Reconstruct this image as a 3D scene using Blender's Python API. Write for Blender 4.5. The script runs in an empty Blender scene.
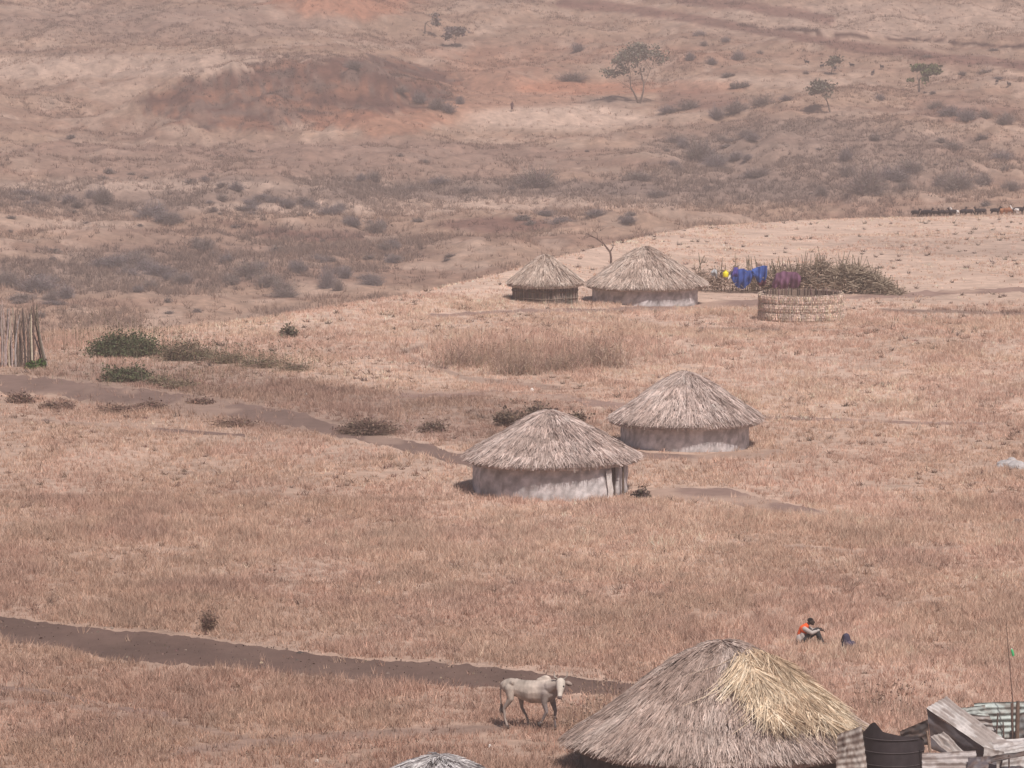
import bpy, math, random
import numpy as np
from mathutils import Vector
random.seed(7)
rng = np.random.default_rng(11)
PI = math.pi
C = bpy.context.scene.collection

# ------------------------------------------------------------------ camera model
F = 5000.0                      # focal length in pixels of a 1024 wide frame
H = 23.3                        # eye height above the plain
PITCH = math.atan((384 + 155) / F)
FW = np.array([0, math.cos(PITCH), -math.sin(PITCH)])
UP = np.array([0, math.sin(PITCH), math.cos(PITCH)])
def ray(x, y):
    return FW + np.array([1, 0, 0]) * (x - 512) / F + UP * (384 - y) / F
def project(X, Y, Z):
    d = Y * FW[1] + (Z - H) * FW[2]
    u = Y * UP[1] + (Z - H) * UP[2]
    d = np.maximum(d, 1.0)
    return 512 + F * X / d, 384 - F * u / d
def at(x, y, Y):                # point seen at pixel (x,y) lying at distance Y
    r = ray(x, y); t = Y / r[1]
    return Vector((r[0] * t, Y, H + r[2] * t))

# ------------------------------------------------------------------ noise
def _h(ix, iy, s):
    v = np.sin(ix * 127.1 + iy * 311.7 + s * 74.7) * 43758.5453
    return v - np.floor(v)
def vnoise(x, y, s=0):
    x = np.asarray(x, float); y = np.asarray(y, float)
    ix = np.floor(x); iy = np.floor(y); fx = x - ix; fy = y - iy
    fx = fx * fx * (3 - 2 * fx); fy = fy * fy * (3 - 2 * fy)
    a = _h(ix, iy, s); b = _h(ix + 1, iy, s); c = _h(ix, iy + 1, s); d = _h(ix + 1, iy + 1, s)
    return (a + (b - a) * fx) + ((c + (d - c) * fx) - (a + (b - a) * fx)) * fy
def fbm(x, y, s=0, o=4):
    t = 0; a = .5; n = 0
    for i in range(o):
        t = t + a * vnoise(x * 2 ** i, y * 2 ** i, s + i * 13); n += a; a *= .5
    return t / n
def sstep(a, b, x):
    t = np.clip((x - a) / (b - a), 0, 1); return t * t * (3 - 2 * t)

# ------------------------------------------------------------------ terrain
EX = np.array([-400, 0, 150, 250, 350, 430, 500, 560, 640, 700, 800, 900, 1024, 1500])
EYR = np.array([329, 327, 322, 311, 296, 282, 266, 250, 232, 222, 216, 213, 211, 208])   # image row of the rim of the plain
ED = np.array([240, 241, 243, 250, 260, 268, 282, 305, 350, 380, 405, 415, 420, 430])    # its distance
EZ = H - (EYR + 155) / F * ED
HD = np.array([300, 500, 560, 720, 860, 1000, 1200, 1500, 2000, 3000])
HZ = np.array([-36, -33, -31, -27.4, -20.6, -7.7, 12, 34, 44, 48])
_hd = np.linspace(300, 3000, 600); _hz = np.interp(_hd, HD, HZ)
for _ in range(60): _hz[1:-1] = (_hz[:-2] + _hz[1:-1] + _hz[2:]) / 3
def hillrow(y):                 # distance of an image row on the smooth far slope
    rows = -155 + F * (H - _hz) / _hd
    m = (_hd > 480) & (_hd < 1300)
    return float(np.interp(-y, -rows[m], _hd[m]))
def bank(X, Y, x0, x1, ybrink, yfoot, h, back, seed):
    Yf = hillrow(yfoot); Yb = hillrow(ybrink)
    px = 512 + F * X / np.maximum(Y, 50)
    wob = (fbm(X / 14, Y / 30 + seed, seed, 4) - .5) * 40
    lat = sstep(x0 - 25, x0 + 110, px + 30 * (fbm(Y / 9, X / 9, seed, 3) - .5)) * (1 - sstep(x1 - 110, x1 + 15, px))
    t = (Y + wob - Yf) / (Yb - Yf)
    rise = sstep(0, 1, t) * (1 - sstep(0, back, Y + wob - Yb))
    rill = 1 + .42 * (fbm(X / 4.5 + Y / 30, Y / 16, seed + 5, 4) - .5) * 2 * (sstep(0, .4, t) * (1 - sstep(.8, 1.4, t)))
    face = lat * sstep(-.3, .1, t) * (1 - sstep(1.0, 1.6, t))
    return h * lat * rise * rill + face * h * .16 * (fbm(X / 2.6, Y / 5, seed + 9, 3) - .5) * 2
def height(X, Y):
    X = np.asarray(X, float); Y = np.asarray(Y, float)
    px = 512 + F * X / np.maximum(Y, 50)
    ed = np.interp(px, EX, ED); ez = np.interp(px, EX, EZ)
    st = np.minimum(ed - 12, 236)
    t = np.clip((Y - st) / (ed - st), 0, 3)
    P = ez * np.minimum(t, 1) ** 1.15
    over = (Y - ed)
    P = P - .20 * 3 * np.logaddexp(0, np.clip(over / 3, -30, 400))
    und = (fbm(X / 11, Y / 17, 3, 3) - .5) * .5 * sstep(100, 130, Y) + (fbm(X / 2.3, Y / 3.1, 9, 2) - .5) * .10 * sstep(60, 100, Y)
    und = und * (1 - .85 * sstep(ed - 40, ed - 8, Y) * (1 - sstep(ed, ed + 30, Y)))
    P = P + und
    P = P + np.clip((92 - Y), 0, 115) * .235 * sstep(0, 30, 92 - Y)
    Hh = np.interp(Y, _hd, _hz)
    rel = (fbm(X / 70, Y / 90, 21, 3) - .5) * 7.5 + (np.abs(fbm(X / 34 + Y / 90, Y / 30 - X / 80, 26, 3) - .5)) * 7.0 - 1 + (fbm(X / 18, Y / 26, 22, 4) - .5) * 3.4 + (fbm(X / 4.5, Y / 6, 23, 4) - .5) * 2.0
    rel = rel * (.35 + .65 * sstep(560, 680, Y))
    far = Hh + rel
    far = far + bank(X, Y, 120, 470, 106, 138, 6.5, 150, 31) + bank(X, Y, 255, 425, 14, 32, 6, 90, 37) \
              + bank(X, Y, 690, 1100, 150, 205, 3.5, 160, 41) + bank(X, Y, 930, 1100, 100, 120, 3, 60, 43) + bank(X, Y, -200, 420, 205, 235, 2.5, 60, 47)
    k = 3.0
    return np.where(Y > 200, k * np.logaddexp(np.clip(P / k, -60, 60), np.clip(far / k, -60, 60)), P)
_hx = np.arange(-100, 1130, 3.0); _hy = np.arange(-10.0, 800.0, .5)
_ts = np.concatenate([np.arange(60, 330, .15), np.arange(330, 1500, .6)])
def _table():
    d = FW[1]; T = np.empty((len(_hx), len(_hy)))
    for i, x in enumerate(_hx):
        X = (x - 512) / F * _ts * 1.004; Z = height(X, _ts); py = project(X, _ts, Z)[1]
        c = np.minimum.accumulate(py); k = np.concatenate([[True], c[1:] < c[:-1] - 1e-6]); T[i] = np.interp(-_hy, -c[k], _ts[k])
    return T
_T = _table()
def hit_many(x, y):             # first point of the ground seen at a pixel
    x = np.asarray(x, float); y = np.asarray(y, float)
    fx = np.clip((x - _hx[0]) / 3, 0, len(_hx) - 1.01); iy = np.clip(np.round((y + 10) * 2), 0, len(_hy) - 1).astype(int); fy = np.clip((y + 10) * 2, 0, len(_hy) - 1.01); j = fy.astype(int)
    i = fx.astype(int); a = fx - i; b = fy - j
    Y = (_T[i, j] * (1 - a) + _T[i + 1, j] * a) * (1 - b) + (_T[i, j + 1] * (1 - a) + _T[i + 1, j + 1] * a) * b
    dy = FW[1] + UP[1] * (384 - y) / F; X = (x - 512) / F * Y / dy
    return X, Y, height(X, Y)
def hit(x, y):
    X, Y, Z = hit_many([x], [y]); return Vector((float(X[0]), float(Y[0]), float(Z[0])))
def gz(X, Y): return float(height(X, Y))

# ------------------------------------------------------------------ mesh building
class MB:
    def __init__(s): s.v = []; s.f = {3: [], 4: []}; s.c = []; s.n = 0
    def add(s, v, f, c):
        v = np.asarray(v, float).reshape(-1, 3); f = np.asarray(f, int)
        if f.size == 0: return
        c = np.asarray(c, float)
        if c.ndim == 1: c = np.tile(c, (len(v), 1))
        s.v.append(v); s.f[f.shape[1]].append(f + s.n); s.c.append(c); s.n += len(v)
    def mesh(s, name, smooth=False):
        me = bpy.data.meshes.new(name)
        v = np.concatenate(s.v); c = np.concatenate(s.c)
        lv = []; lt = []
        for k in (3, 4):
            if s.f[k]:
                a = np.concatenate(s.f[k]); lv.append(a.ravel()); lt.append(np.full(len(a), k))
        lv = np.concatenate(lv); lt = np.concatenate(lt)
        me.vertices.add(len(v)); me.vertices.foreach_set('co', v.astype(np.float32).ravel())
        me.loops.add(len(lv)); me.loops.foreach_set('vertex_index', lv.astype(np.int32))
        me.polygons.add(len(lt))
        ls = np.concatenate([[0], np.cumsum(lt)[:-1]])
        me.polygons.foreach_set('loop_start', ls.astype(np.int32))
        me.polygons.foreach_set('use_smooth', np.full(len(lt), smooth))
        me.update(calc_edges=True)
        at_ = me.color_attributes.new('tone', 'FLOAT_COLOR', 'POINT')
        at_.data.foreach_set('color', np.concatenate([np.clip(c, 0, 1), np.ones((len(c), 1))], 1).astype(np.float32).ravel())
        me.validate(); return me
    def build(s, name, mat, parent=None, smooth=False, loc=None):
        o = bpy.data.objects.new(name, s.mesh(name, smooth)); C.objects.link(o)
        o.data.materials.append(mat)
        if parent is not None: o.parent = parent
        if loc is not None: o.location = loc
        return o
def tag(o, label=None, cat=None, group=None, kind=None):
    if label: o['label'] = label
    if cat: o['category'] = cat
    if group: o['group'] = group
    if kind: o['kind'] = kind
    return o
def empty(name, loc, label, cat, group=None, rz=0):
    o = bpy.data.objects.new(name, None); C.objects.link(o); o.location = loc; o.rotation_euler = (0, 0, rz)
    o.empty_display_size = .2
    return tag(o, label, cat, group)
def copy_tree(o, parent=None):
    c = o.copy(); C.objects.link(c)
    if parent is not None: c.parent = parent
    for ch in list(o.children): copy_tree(ch, c)
    return c
def unit(a): return a / np.maximum(np.linalg.norm(a, axis=1, keepdims=True), 1e-9)
def blades(mb, base, tip, w, col, quad=False, taper=.35):
    base = np.asarray(base, float); tip = np.asarray(tip, float); n = len(base)
    w = np.broadcast_to(np.asarray(w, float), (n,))[:, None]
    d = unit(tip - base); s = unit(np.cross(d, rng.normal(size=(n, 3)))) * w / 2
    col = np.asarray(col, float)
    if col.ndim == 1: col = np.tile(col, (n, 1))
    if quad:
        v = np.stack([base - s, base + s, tip + s * taper, tip - s * taper], 1).reshape(-1, 3)
        f = np.arange(n * 4).reshape(-1, 4); mb.add(v, f, np.repeat(col, 4, 0))
    else:
        v = np.stack([base - s, base + s, tip], 1).reshape(-1, 3)
        f = np.arange(n * 3).reshape(-1, 3); mb.add(v, f, np.repeat(col, 3, 0))
def flakes(mb, p, size, col):
    n = len(p); size = np.broadcast_to(np.asarray(size, float), (n,))[:, None]
    a = unit(rng.normal(size=(n, 3))) * size; b = unit(np.cross(a, rng.normal(size=(n, 3)))) * size * .55
    v = np.stack([p - a * .5, p + b, p + a * .5, p - b], 1).reshape(-1, 3)
    mb.add(v, np.arange(n * 4).reshape(-1, 4), np.repeat(col, 4, 0) if np.ndim(col) > 1 else col)
def vary(base, n, amt=.2, hue=.05):
    base = np.asarray(base, float)
    return np.clip(base * (1 + rng.normal(size=(n, 1)) * amt) * (1 + rng.normal(size=(n, 3)) * hue), .008, .9)
def tube(mb, pts, rad, col, seg=8, cap=True):
    pts = [np.asarray(p, float) for p in pts]; n = len(pts)
    rad = np.broadcast_to(np.asarray(rad, float), (n,))
    vs = []
    for i in range(n):
        d = pts[min(i + 1, n - 1)] - pts[max(i - 1, 0)]; d = d / (np.linalg.norm(d) + 1e-9)
        ref = np.array([1., 0, 0]) if abs(d[0]) < .8 else np.array([0, 1., 0])
        a = np.cross(d, ref); a /= np.linalg.norm(a); b = np.cross(d, a)
        an = np.linspace(0, 2 * PI, seg, endpoint=False)
        vs.append(pts[i] + rad[i] * (np.cos(an)[:, None] * a + np.sin(an)[:, None] * b))
    f = []
    for i in range(n - 1):
        for k in range(seg):
            f.append([i * seg + k, i * seg + (k + 1) % seg, (i + 1) * seg + (k + 1) % seg, (i + 1) * seg + k])
    v = np.concatenate(vs)
    mb.add(v, f, col)
    if cap:
        for e, i in ((0, 0), (1, n - 1)):
            ring = vs[i]; c = ring.mean(0)
            vv = np.concatenate([ring, [c]])
            mb.add(vv, [[k, (k + 1) % seg, seg] if e else [(k + 1) % seg, k, seg] for k in range(seg)], col)
def box(mb, c, s, col, rot=None):
    v = np.array([[x, y, z] for x in (-.5, .5) for y in (-.5, .5) for z in (-.5, .5)]) * np.asarray(s)
    if rot is not None: v = v @ np.array(rot).T
    f = [[0, 1, 3, 2], [4, 6, 7, 5], [0, 4, 5, 1], [2, 3, 7, 6], [0, 2, 6, 4], [1, 5, 7, 3]]
    mb.add(v + np.asarray(c), f, col)
def lathe(mb, prof, col, seg=48, wob=None, arc=(0, 2 * PI), c=(0, 0, 0)):
    full = abs(arc[1] - arc[0] - 2 * PI) < 1e-6
    an = np.linspace(arc[0], arc[1], seg, endpoint=not full)
    V = []
    for r, z in prof:
        rr = r * (1 + (wob(an, z) if wob else 0))
        V.append(np.stack([rr * np.cos(an), rr * np.sin(an), np.full(seg, z) + 0 * an], 1))
    V = np.concatenate(V) + np.asarray(c); f = []
    m = seg if full else seg - 1
    for i in range(len(prof) - 1):
        for k in range(m):
            k2 = (k + 1) % seg
            f.append([i * seg + k, i * seg + k2, (i + 1) * seg + k2, (i + 1) * seg + k])
    mb.add(V, f, col)
def grid_faces(nu, nv):
    i = np.arange(nu - 1)[:, None]; j = np.arange(nv - 1)[None, :]
    a = (i * nv + j).ravel()
    return np.stack([a, a + nv, a + nv + 1, a + 1], 1)

# ------------------------------------------------------------------ materials
def material(name, noise=(3.0, .25), rough=.9, bump=None, tint=(1, 1, 1), noise2=None, spec=.2, metal=0.0):
    m = bpy.data.materials.new(name); m.use_nodes = True; nt = m.node_tree; N = nt.nodes; L = nt.links
    b = N['Principled BSDF']; b.inputs['Roughness'].default_value = rough
    b.inputs['Specular IOR Level'].default_value = spec; b.inputs['Metallic'].default_value = metal
    a = N.new('ShaderNodeAttribute'); a.attribute_name = 'tone'
    tc = N.new('ShaderNodeTexCoord'); cur = a.outputs['Color']
    def mulnoise(cur, sc, amt, det):
        nz = N.new('ShaderNodeTexNoise'); nz.inputs['Scale'].default_value = sc; nz.inputs['Detail'].default_value = det; nz.inputs['Roughness'].default_value = .65
        L.new(tc.outputs['Object'], nz.inputs['Vector'])
        mr = N.new('ShaderNodeMapRange'); mr.inputs[1].default_value = .3; mr.inputs[2].default_value = .7
        mr.inputs[3].default_value = 1 - amt; mr.inputs[4].default_value = 1 + amt; L.new(nz.outputs['Fac'], mr.inputs[0])
        mx = N.new('ShaderNodeVectorMath'); mx.operation = 'SCALE'; L.new(cur, mx.inputs[0]); L.new(mr.outputs[0], mx.inputs['Scale'])
        return mx.outputs[0], nz
    cur, nz = mulnoise(cur, noise[0], noise[1], 7)
    if noise2: cur, _ = mulnoise(cur, noise2[0], noise2[1], 3)
    t = N.new('ShaderNodeVectorMath'); t.operation = 'MULTIPLY'; t.inputs[1].default_value = tint; L.new(cur, t.inputs[0])
    L.new(t.outputs[0], b.inputs['Base Color'])
    if bump:
        bp = N.new('ShaderNodeBump'); bp.inputs['Distance'].default_value = bump; bp.inputs['Strength'].default_value = .8
        L.new(nz.outputs['Fac'], bp.inputs['Height']); L.new(bp.outputs['Normal'], b.inputs['Normal'])
    return m
M = dict(
    ground=material('dry_ground', (1.1, .27), .95, .22, noise2=(.16, .10)),
    road=material('trodden_earth', (1.5, .12), .95, .03),
    grass=material('dry_grass', (.5, .10), .9),
    thatch=material('thatch', (4.0, .22), .9, .03, noise2=(.9, .14)),
    mud=material('mud_plaster', (5.0, .20), .95, .035, noise2=(1.2, .14)),
    sticks=material('weathered_sticks', (6.0, .3), .9, .02),
    shrub=material('twigs_and_leaves', (1.0, .15), .9),
    bark=material('bark', (8.0, .3), .9, .02),
    hide=material('hide', (7.0, .16), .8, .01, noise2=(2.2, .12)),
    skin=material('skin', (20, .08), .6),
    cloth=material('woven_cloth', (6, .14), .9, .01),
    zinc=material('weathered_zinc', (3.0, .22), .55, .004, spec=.4, noise2=(14, .12)),
    tank=material('black_sheet', (4.0, .25), .6, .004),
    plastic=material('plastic', (10, .06), .45, spec=.4),
    rock=material('stone', (4, .3), .95, .05),
)

# albedo palette (linear)
PALE = np.array([.54, .39, .315]); TAN = np.array([.435, .30, .235]); RUST = np.array([.325, .215, .165])
SOIL = np.array([.19, .125, .105]); RED = np.array([.42, .185, .115]); BANK = np.array([.135, .062, .05]); GREYV = np.array([.245, .175, .15])

# image-space outlines of the bare patches, traced once; everything made from them lies on the ground in world space
def poly_in(px, py, poly):
    inside = np.zeros(np.shape(px), bool); n = len(poly)
    for i in range(n):
        x1, y1 = poly[i]; x2, y2 = poly[(i + 1) % n]
        if y1 == y2: continue
        c = ((y1 > py) != (y2 > py)) & (px < (x2 - x1) * (py - y1) / (y2 - y1) + x1)
        inside ^= c
    return inside
def band(pts):                  # [(x, ytop, ybottom)] -> polygon
    return [(x, a) for x, a, b in pts] + [(x, b) for x, a, b in reversed(pts)]
ROAD = [(-60, 606, 636), (0, 615, 644), (60, 622, 651), (110, 627, 662), (160, 630, 667), (220, 638, 670), (300, 650, 677), (360, 657, 684), (440, 660, 688), (500, 666, 690), (560, 674, 696), (620, 681, 697), (680, 690, 700), (760, 702, 712)]
PATH1 = [(-40, 372, 396), (0, 374, 395), (50, 376, 398), (110, 384, 405), (170, 391, 412), (240, 401, 420), (300, 411, 429), (340, 425, 440), (380, 434, 446), (420, 441, 456), (460, 452, 466), (500, 462, 474)]
PATH2 = [(-40, 414, 417), (0, 417, 420), (60, 420, 424), (130, 425, 429), (200, 431, 435), (245, 434, 437)]
PATH3 = [(400, 392, 398), (480, 389, 397), (560, 394, 402), (620, 402, 412), (700, 408, 417)]
YARD1 = [(630, 490, 497), (680, 485, 501), (730, 488, 506), (780, 500, 514), (830, 513, 519)]
YARD2 = [(588, 449, 456), (640, 451, 459), (700, 454, 460), (760, 449, 459), (785, 450, 456)]
PATH4 = [(430, 314, 318), (520, 309, 313), (600, 308, 313), (690, 302, 310), (780, 297, 306), (860, 293, 300), (940, 290, 296), (1060, 286, 291)]
PATH5 = [(755, 416, 419), (800, 417, 421), (860, 419, 422), (930, 422, 425), (1000, 423, 425)]
PATH6 = [(700, 327, 329), (740, 327, 331), (780, 330, 332)]
PATH7 = [(0, 686, 690), (40, 689, 694), (80, 697, 702), (120, 706, 711), (170, 712, 719)]
PATH8 = [(180, 748, 756), (260, 739, 748), (340, 733, 741), (420, 728, 736), (500, 725, 731)]
PATH9 = [(880, 309, 311), (960, 311, 314), (1060, 314, 317)]
BARE = [ROAD, PATH1, YARD1, YARD2, PATH2, PATH3, PATH4, PATH5, PATH7]
BAREP = [band(b) for b in BARE]; SOFTP = [.012, .05, .06, .08, .25, .3, .1, .3, .2]

def wl(px, py, pts, w):         # soft polyline mask in pixels; pts (x,y)
    d = np.full(px.shape, 1e9)
    for (x1, y1), (x2, y2) in zip(pts[:-1], pts[1:]):
        vx, vy = x2 - x1, y2 - y1
        t = np.clip(((px - x1) * vx + (py - y1) * vy) / (vx * vx + vy * vy), 0, 1)
        d = np.minimum(d, np.hypot(px - x1 - t * vx, py - y1 - t * vy))
    return 1 - sstep(w * .5, w, d)
def el(px, py, cx, cy, rx, ry, rot=0):
    c, s = math.cos(rot), math.sin(rot); x = px - cx; y = py - cy
    return ((x * c + y * s) / rx) ** 2 + ((-x * s + y * c) / ry) ** 2
def ground_colour(X, Y, Z):
    px, py = project(X, Y, Z)
    n1 = fbm(X / 9 + Z * .2, Y / 14 + Z * .35, 51, 5); n2 = fbm(X / 2 + Z * .3, Y / 3.5 + Z * 1.1, 53, 4); n3 = fbm(X / 30, Y / 45, 57, 3)
    nf = fbm(X / 5, Y / 7, 59, 5); nn = n1 * .5 + nf * .5
    def mix(a, b, t): t = np.clip(t, 0, 1)[:, None]; return a * (1 - t) + b * t
    near = 1 - sstep(0, 30, Y - np.interp(px, EX, ED))
    c = mix(np.tile(TAN, (len(X), 1)), PALE, sstep(.3, .7, n1) * .6 + .2)
    # plain: ruddier and darker towards lower left (land tone plus painted lens vignette), paler to the right and to the back
    left = 1 - sstep(100, 820, px + (n3 - .5) * 300)
    low = sstep(480, 700, py)
    c = mix(c, RUST, near * (left * .55 + low * .45 * (1 - .3 * sstep(600, 900, px))) * (.6 + .8 * (n2 - .3)))
    c = mix(c, PALE * 1.04, near * sstep(430, 250, py) * sstep(250, 420, px) * .55)
    c = mix(c, GREYV, near * (1 - sstep(.6, 1.3, el(px, py, 960, 243, 130, 14) + (nf - .5))) * .55)
    c = mix(c, SOIL, near * (1 - sstep(.5, 1.2, el(px, py, 330, 405, 330, 32, .1) + (nf - .5) * 1.3)) * .5)
    c = mix(c, PALE * 1.1, near * (1 - sstep(.4, 1.2, el(px, py, 400, 372, 150, 22) + (nf - .5) * 1.4)) * .5)
    for a, b, q in ((P_, w_, s_) for P_, w_, s_ in (
            ([(x, (t + b) / 2) for x, t, b in PATH6], 2.2, .8), ([(x, (t + b) / 2) for x, t, b in PATH8], 6, .6),
            ([(x, (t + b) / 2) for x, t, b in PATH9], 2.2, .8), ([(430, 345), (400, 352), (470, 380), (560, 388)], 3, .5),
            ([(0, 700), (60, 705), (170, 722), (260, 742)], 3, .45), ([(780, 545), (860, 552), (960, 548)], 2.5, .4))):
        c = mix(c, SOIL, near * wl(px, py + (nf - .5) * 4, a, b) * q)
    rim = np.interp(px, EX, EYR); c = mix(c, PALE * 1.08, near * (1 - sstep(10, 60, py - rim)) * sstep(10, 120, px) * .8)
    # far slopes
    f = 1 - near
    nh = fbm(X / 26 + Z * .4, Y / 10 + Z * .8, 58, 4)          # long soft bands across the slope
    c = mix(c, np.array([.385, .25, .185]), f * 1.0)
    c = mix(c, np.array([.27, .155, .115]), f * sstep(.47, .62, nh) * .65)
    c = mix(c, PALE * .95, f * sstep(.54, .66, nf) * .45)
    c = mix(c, np.array([.29, .185, .15]), f * (1 - sstep(.5, 1.3, el(px, py, 300, 160, 340, 22) + (nf - .5) * 1.6)) * .65)
    gm_ = lambda cx, cy, rx, ry, q, j=1.8: f * (1 - sstep(.4, 1.3, el(px, py, cx, cy, rx, ry) + (nn - .5) * j)) * q
    c = mix(c, GREYV, gm_(200, 196, 260, 20, .7)); c = mix(c, GREYV, gm_(490, 190, 170, 12, .7)); c = mix(c, GREYV, gm_(820, 160, 190, 42, .65)); c = mix(c, GREYV, gm_(700, 190, 160, 16, .7))
    c = mix(c, GREYV * .85, gm_(120, 270, 140, 26, .55)); c = mix(c, np.array([.26, .165, .13]), gm_(250, 250, 190, 34, .55)); c = mix(c, GREYV, gm_(590, 104, 60, 6, .5))
    c = mix(c, PALE * 1.02, gm_(130, 186, 190, 5, .7)); c = mix(c, PALE * 1.05, gm_(330, 208, 170, 6, .75)); c = mix(c, PALE * 1.05, gm_(560, 203, 130, 7, .7)); c = mix(c, PALE, gm_(60, 225, 100, 6, .5))
    c = mix(c, PALE, f * (1 - sstep(.5, 1.2, el(px, py, 110, 66, 260, 13, -.02) + (nf - .5) * .8)) * .75)
    c = mix(c, PALE * .95, gm_(880, 20, 220, 20, .6)); c = mix(c, PALE, gm_(760, 82, 120, 6, .6)); c = mix(c, np.array([.30, .2, .165]), gm_(150, 22, 220, 18, .55))
    c = mix(c, RED * .8 + TAN * .15, gm_(470, 88, 110, 34, .55)); c = mix(c, RED, gm_(345, 4, 80, 16, .8, 2.2)); c = mix(c, RED * 1.15, gm_(590, 88, 75, 7, .75)); c = mix(c, RED, gm_(705, 87, 48, 8, .5)); c = mix(c, RED * .9, gm_(560, 55, 180, 10, .3))
    c = mix(c, PALE * 1.15, gm_(560, 118, 95, 14, .85, 1.0)); c = mix(c, RED * .5 + TAN * .4, gm_(540, 100, 40, 8, .5))
    bk = 1 - sstep(.85, 1.05, el(px, py, 300, 94, 162, 34, -.08) + (nf - .5) * .7 + (n2 - .5) * .5)
    c = mix(c, RED * .48 + BANK * .30, f * bk * .9)
    c = mix(c, BANK * .8, f * bk * sstep(.40, .56, fbm(X / 5 + Z * .5, Y / 5 + Z * .9, 85, 5)) * .9)
    c = mix(c, BANK * .9, f * bk * (1 - sstep(.3, .9, el(px, py, 290, 76, 150, 12, -.12) + (n2 - .5))) * .7)
    c = mix(c, GREYV * .8, f * bk * sstep(.52, .6, fbm(X / 3 + 9, Y / 4 + Z * 1.3, 83, 4)) * .55)
    c = mix(c, RED * .95, f * (1 - sstep(.4, 1.2, el(px, py, 370, 122, 90, 12) + (nf - .5) * 2.2)) * .6)
    c = mix(c, BANK * 1.3, gm_(500, 226, 60, 9, .75)); c = mix(c, BANK * 1.5, gm_(700, 100, 42, 12, .55)); c = mix(c, BANK * 1.4, gm_(310, 236, 70, 6, .6)); c = mix(c, BANK * 1.5, gm_(960, 108, 60, 14, .4))
    for pts, w, q, colr in (
            ([(560, 3), (620, 8), (700, 20), (760, 30), (840, 45), (930, 57), (1040, 66)], 6, .8, BANK * 1.3),
            ([(740, 26), (800, 30), (870, 37), (940, 42), (1040, 48)], 2.2, 1.0, BANK * .6),
            ([(680, 0), (740, 5), (790, 13), (830, 20)], 7, .8, BANK * 1.3),
            ([(0, 52), (40, 54), (80, 53)], 2, .4, GREYV), ([(230, 54), (300, 57), (380, 60)], 3, .6, BANK),
            ([(220, 222), (280, 232), (330, 240), (360, 238)], 4, .6, BANK), ([(60, 140), (150, 137), (200, 142)], 4, .35, BANK),
            ([(600, 172), (700, 176), (780, 186), (850, 200)], 6, .3, GREYV), ([(340, 180), (440, 186), (560, 190)], 8, .35, GREYV)):
        c = mix(c, colr, f * wl(px, py + (nf - .5) * 5, pts, w) * q)
    c = c * (1 - .10 * f)[:, None]
    c = c * (.84 + .32 * n2)[:, None]
    c = c * (1 + f * (vnoise(X / 1.1, Y / 1.6 + Z, 77) - .5) * .34 + f * (fbm(X / 2.2, Y / 3 + Z, 78, 3) - .5) * .5)[:, None]
    return np.clip(c, .02, .8)

def build_terrain():
    ys = [-320, -240, -160, -90, -40, -10, 10, 25, 38, 50, 60]
    y = 60
    while y < 100: y += 1.2; ys.append(y)
    while y < 1150: y *= 1.0022; ys.append(y)
    while y < 2600: y *= 1.02; ys.append(y)
    ys = np.array(ys)
    us = np.concatenate([-np.geomspace(1.6, .135, 26), np.arange(-.13, .1301, .00062), np.geomspace(.135, 1.6, 26)])
    U, Yg = np.meshgrid(us, ys); X = np.clip(U * np.maximum(Yg, 190 * 0 + 60), -1590, 1590)
    X = np.where(np.abs(U) > 1.3, np.sign(U) * np.maximum(np.abs(X), 400 + (np.abs(U) - 1.3) * 3900), X)
    X, Yg = X.ravel(), Yg.ravel(); Z = height(X, Yg)
    mb = MB(); mb.add(np.stack([X, Yg, Z], 1), grid_faces(len(ys), len(us))[:, ::-1], ground_colour(X, Yg, Z))
    return tag(mb.build('ground', M['ground'], smooth=True), kind='structure')
ground = build_terrain()

def ribbon(name, pts, col, lift=.025, jag=.6, stepx=1.6, pale=.6):
    xs = np.array([p[0] for p in pts]); xx = np.arange(xs[0], xs[-1], stepx)
    top = np.interp(xx, xs, [p[1] for p in pts]) ; bot = np.interp(xx, xs, [p[2] for p in pts])
    top = top + (fbm(xx / 9, xx * 0, 5, 4) - .5) * jag * 5; bot = bot + (fbm(xx / 8, xx * 0, 15, 4) - .5) * jag * 6
    rows = 11; bot = np.maximum(bot, top + .4)
    AX, AY, _ = hit_many(xx, top); BX, BY, _ = hit_many(xx, bot); t = np.linspace(0, 1, rows)[None]
    X = (AX[:, None] + (BX - AX)[:, None] * t).ravel(); Y = (AY[:, None] + (BY - AY)[:, None] * t).ravel()
    lf = np.tile(np.where(np.minimum(t, 1 - t)[0] < .02, -.05, np.where(np.minimum(t, 1 - t)[0] < .12, lift * .2, lift)), len(xx))
    V = np.stack([X, Y, height(X, Y) + lf], 1)
    n = fbm(V[:, 0] / 1.2, V[:, 1] / 3, 61, 5)
    CC = np.asarray(col) * (.72 + .56 * n)[:, None]; k = sstep(.5, .62, fbm(V[:, 0] / 2.5, V[:, 1] / 5, 67, 4))[:, None] * pale; CC = CC * (1 - k) + TAN * 1.05 * k
    mb = MB(); mb.add(V, grid_faces(len(xx), rows)[:, ::-1], CC)
    return tag(mb.build(name, M['road'], smooth=True), kind='structure')
ribbon('dirt_road', ROAD, np.array([.125, .078, .064]), jag=1.0, pale=.04)
ribbon('footpath', PATH1, SOIL * 1.0, jag=1.4, pale=.35)
ribbon('footpath', PATH2, SOIL, jag=.5)
ribbon('footpath', PATH3, SOIL * 1.5, jag=1.2)
ribbon('bare_ground', YARD1, SOIL * 1.35, jag=1.0)
ribbon('bare_ground', YARD2, SOIL * 1.1, jag=.8)
ribbon('footpath', PATH4, SOIL * 1.5, jag=.6)
ribbon('footpath', PATH5, SOIL * 1.5, jag=.4)
ribbon('footpath', PATH7, SOIL * 1.2, jag=.5)

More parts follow.
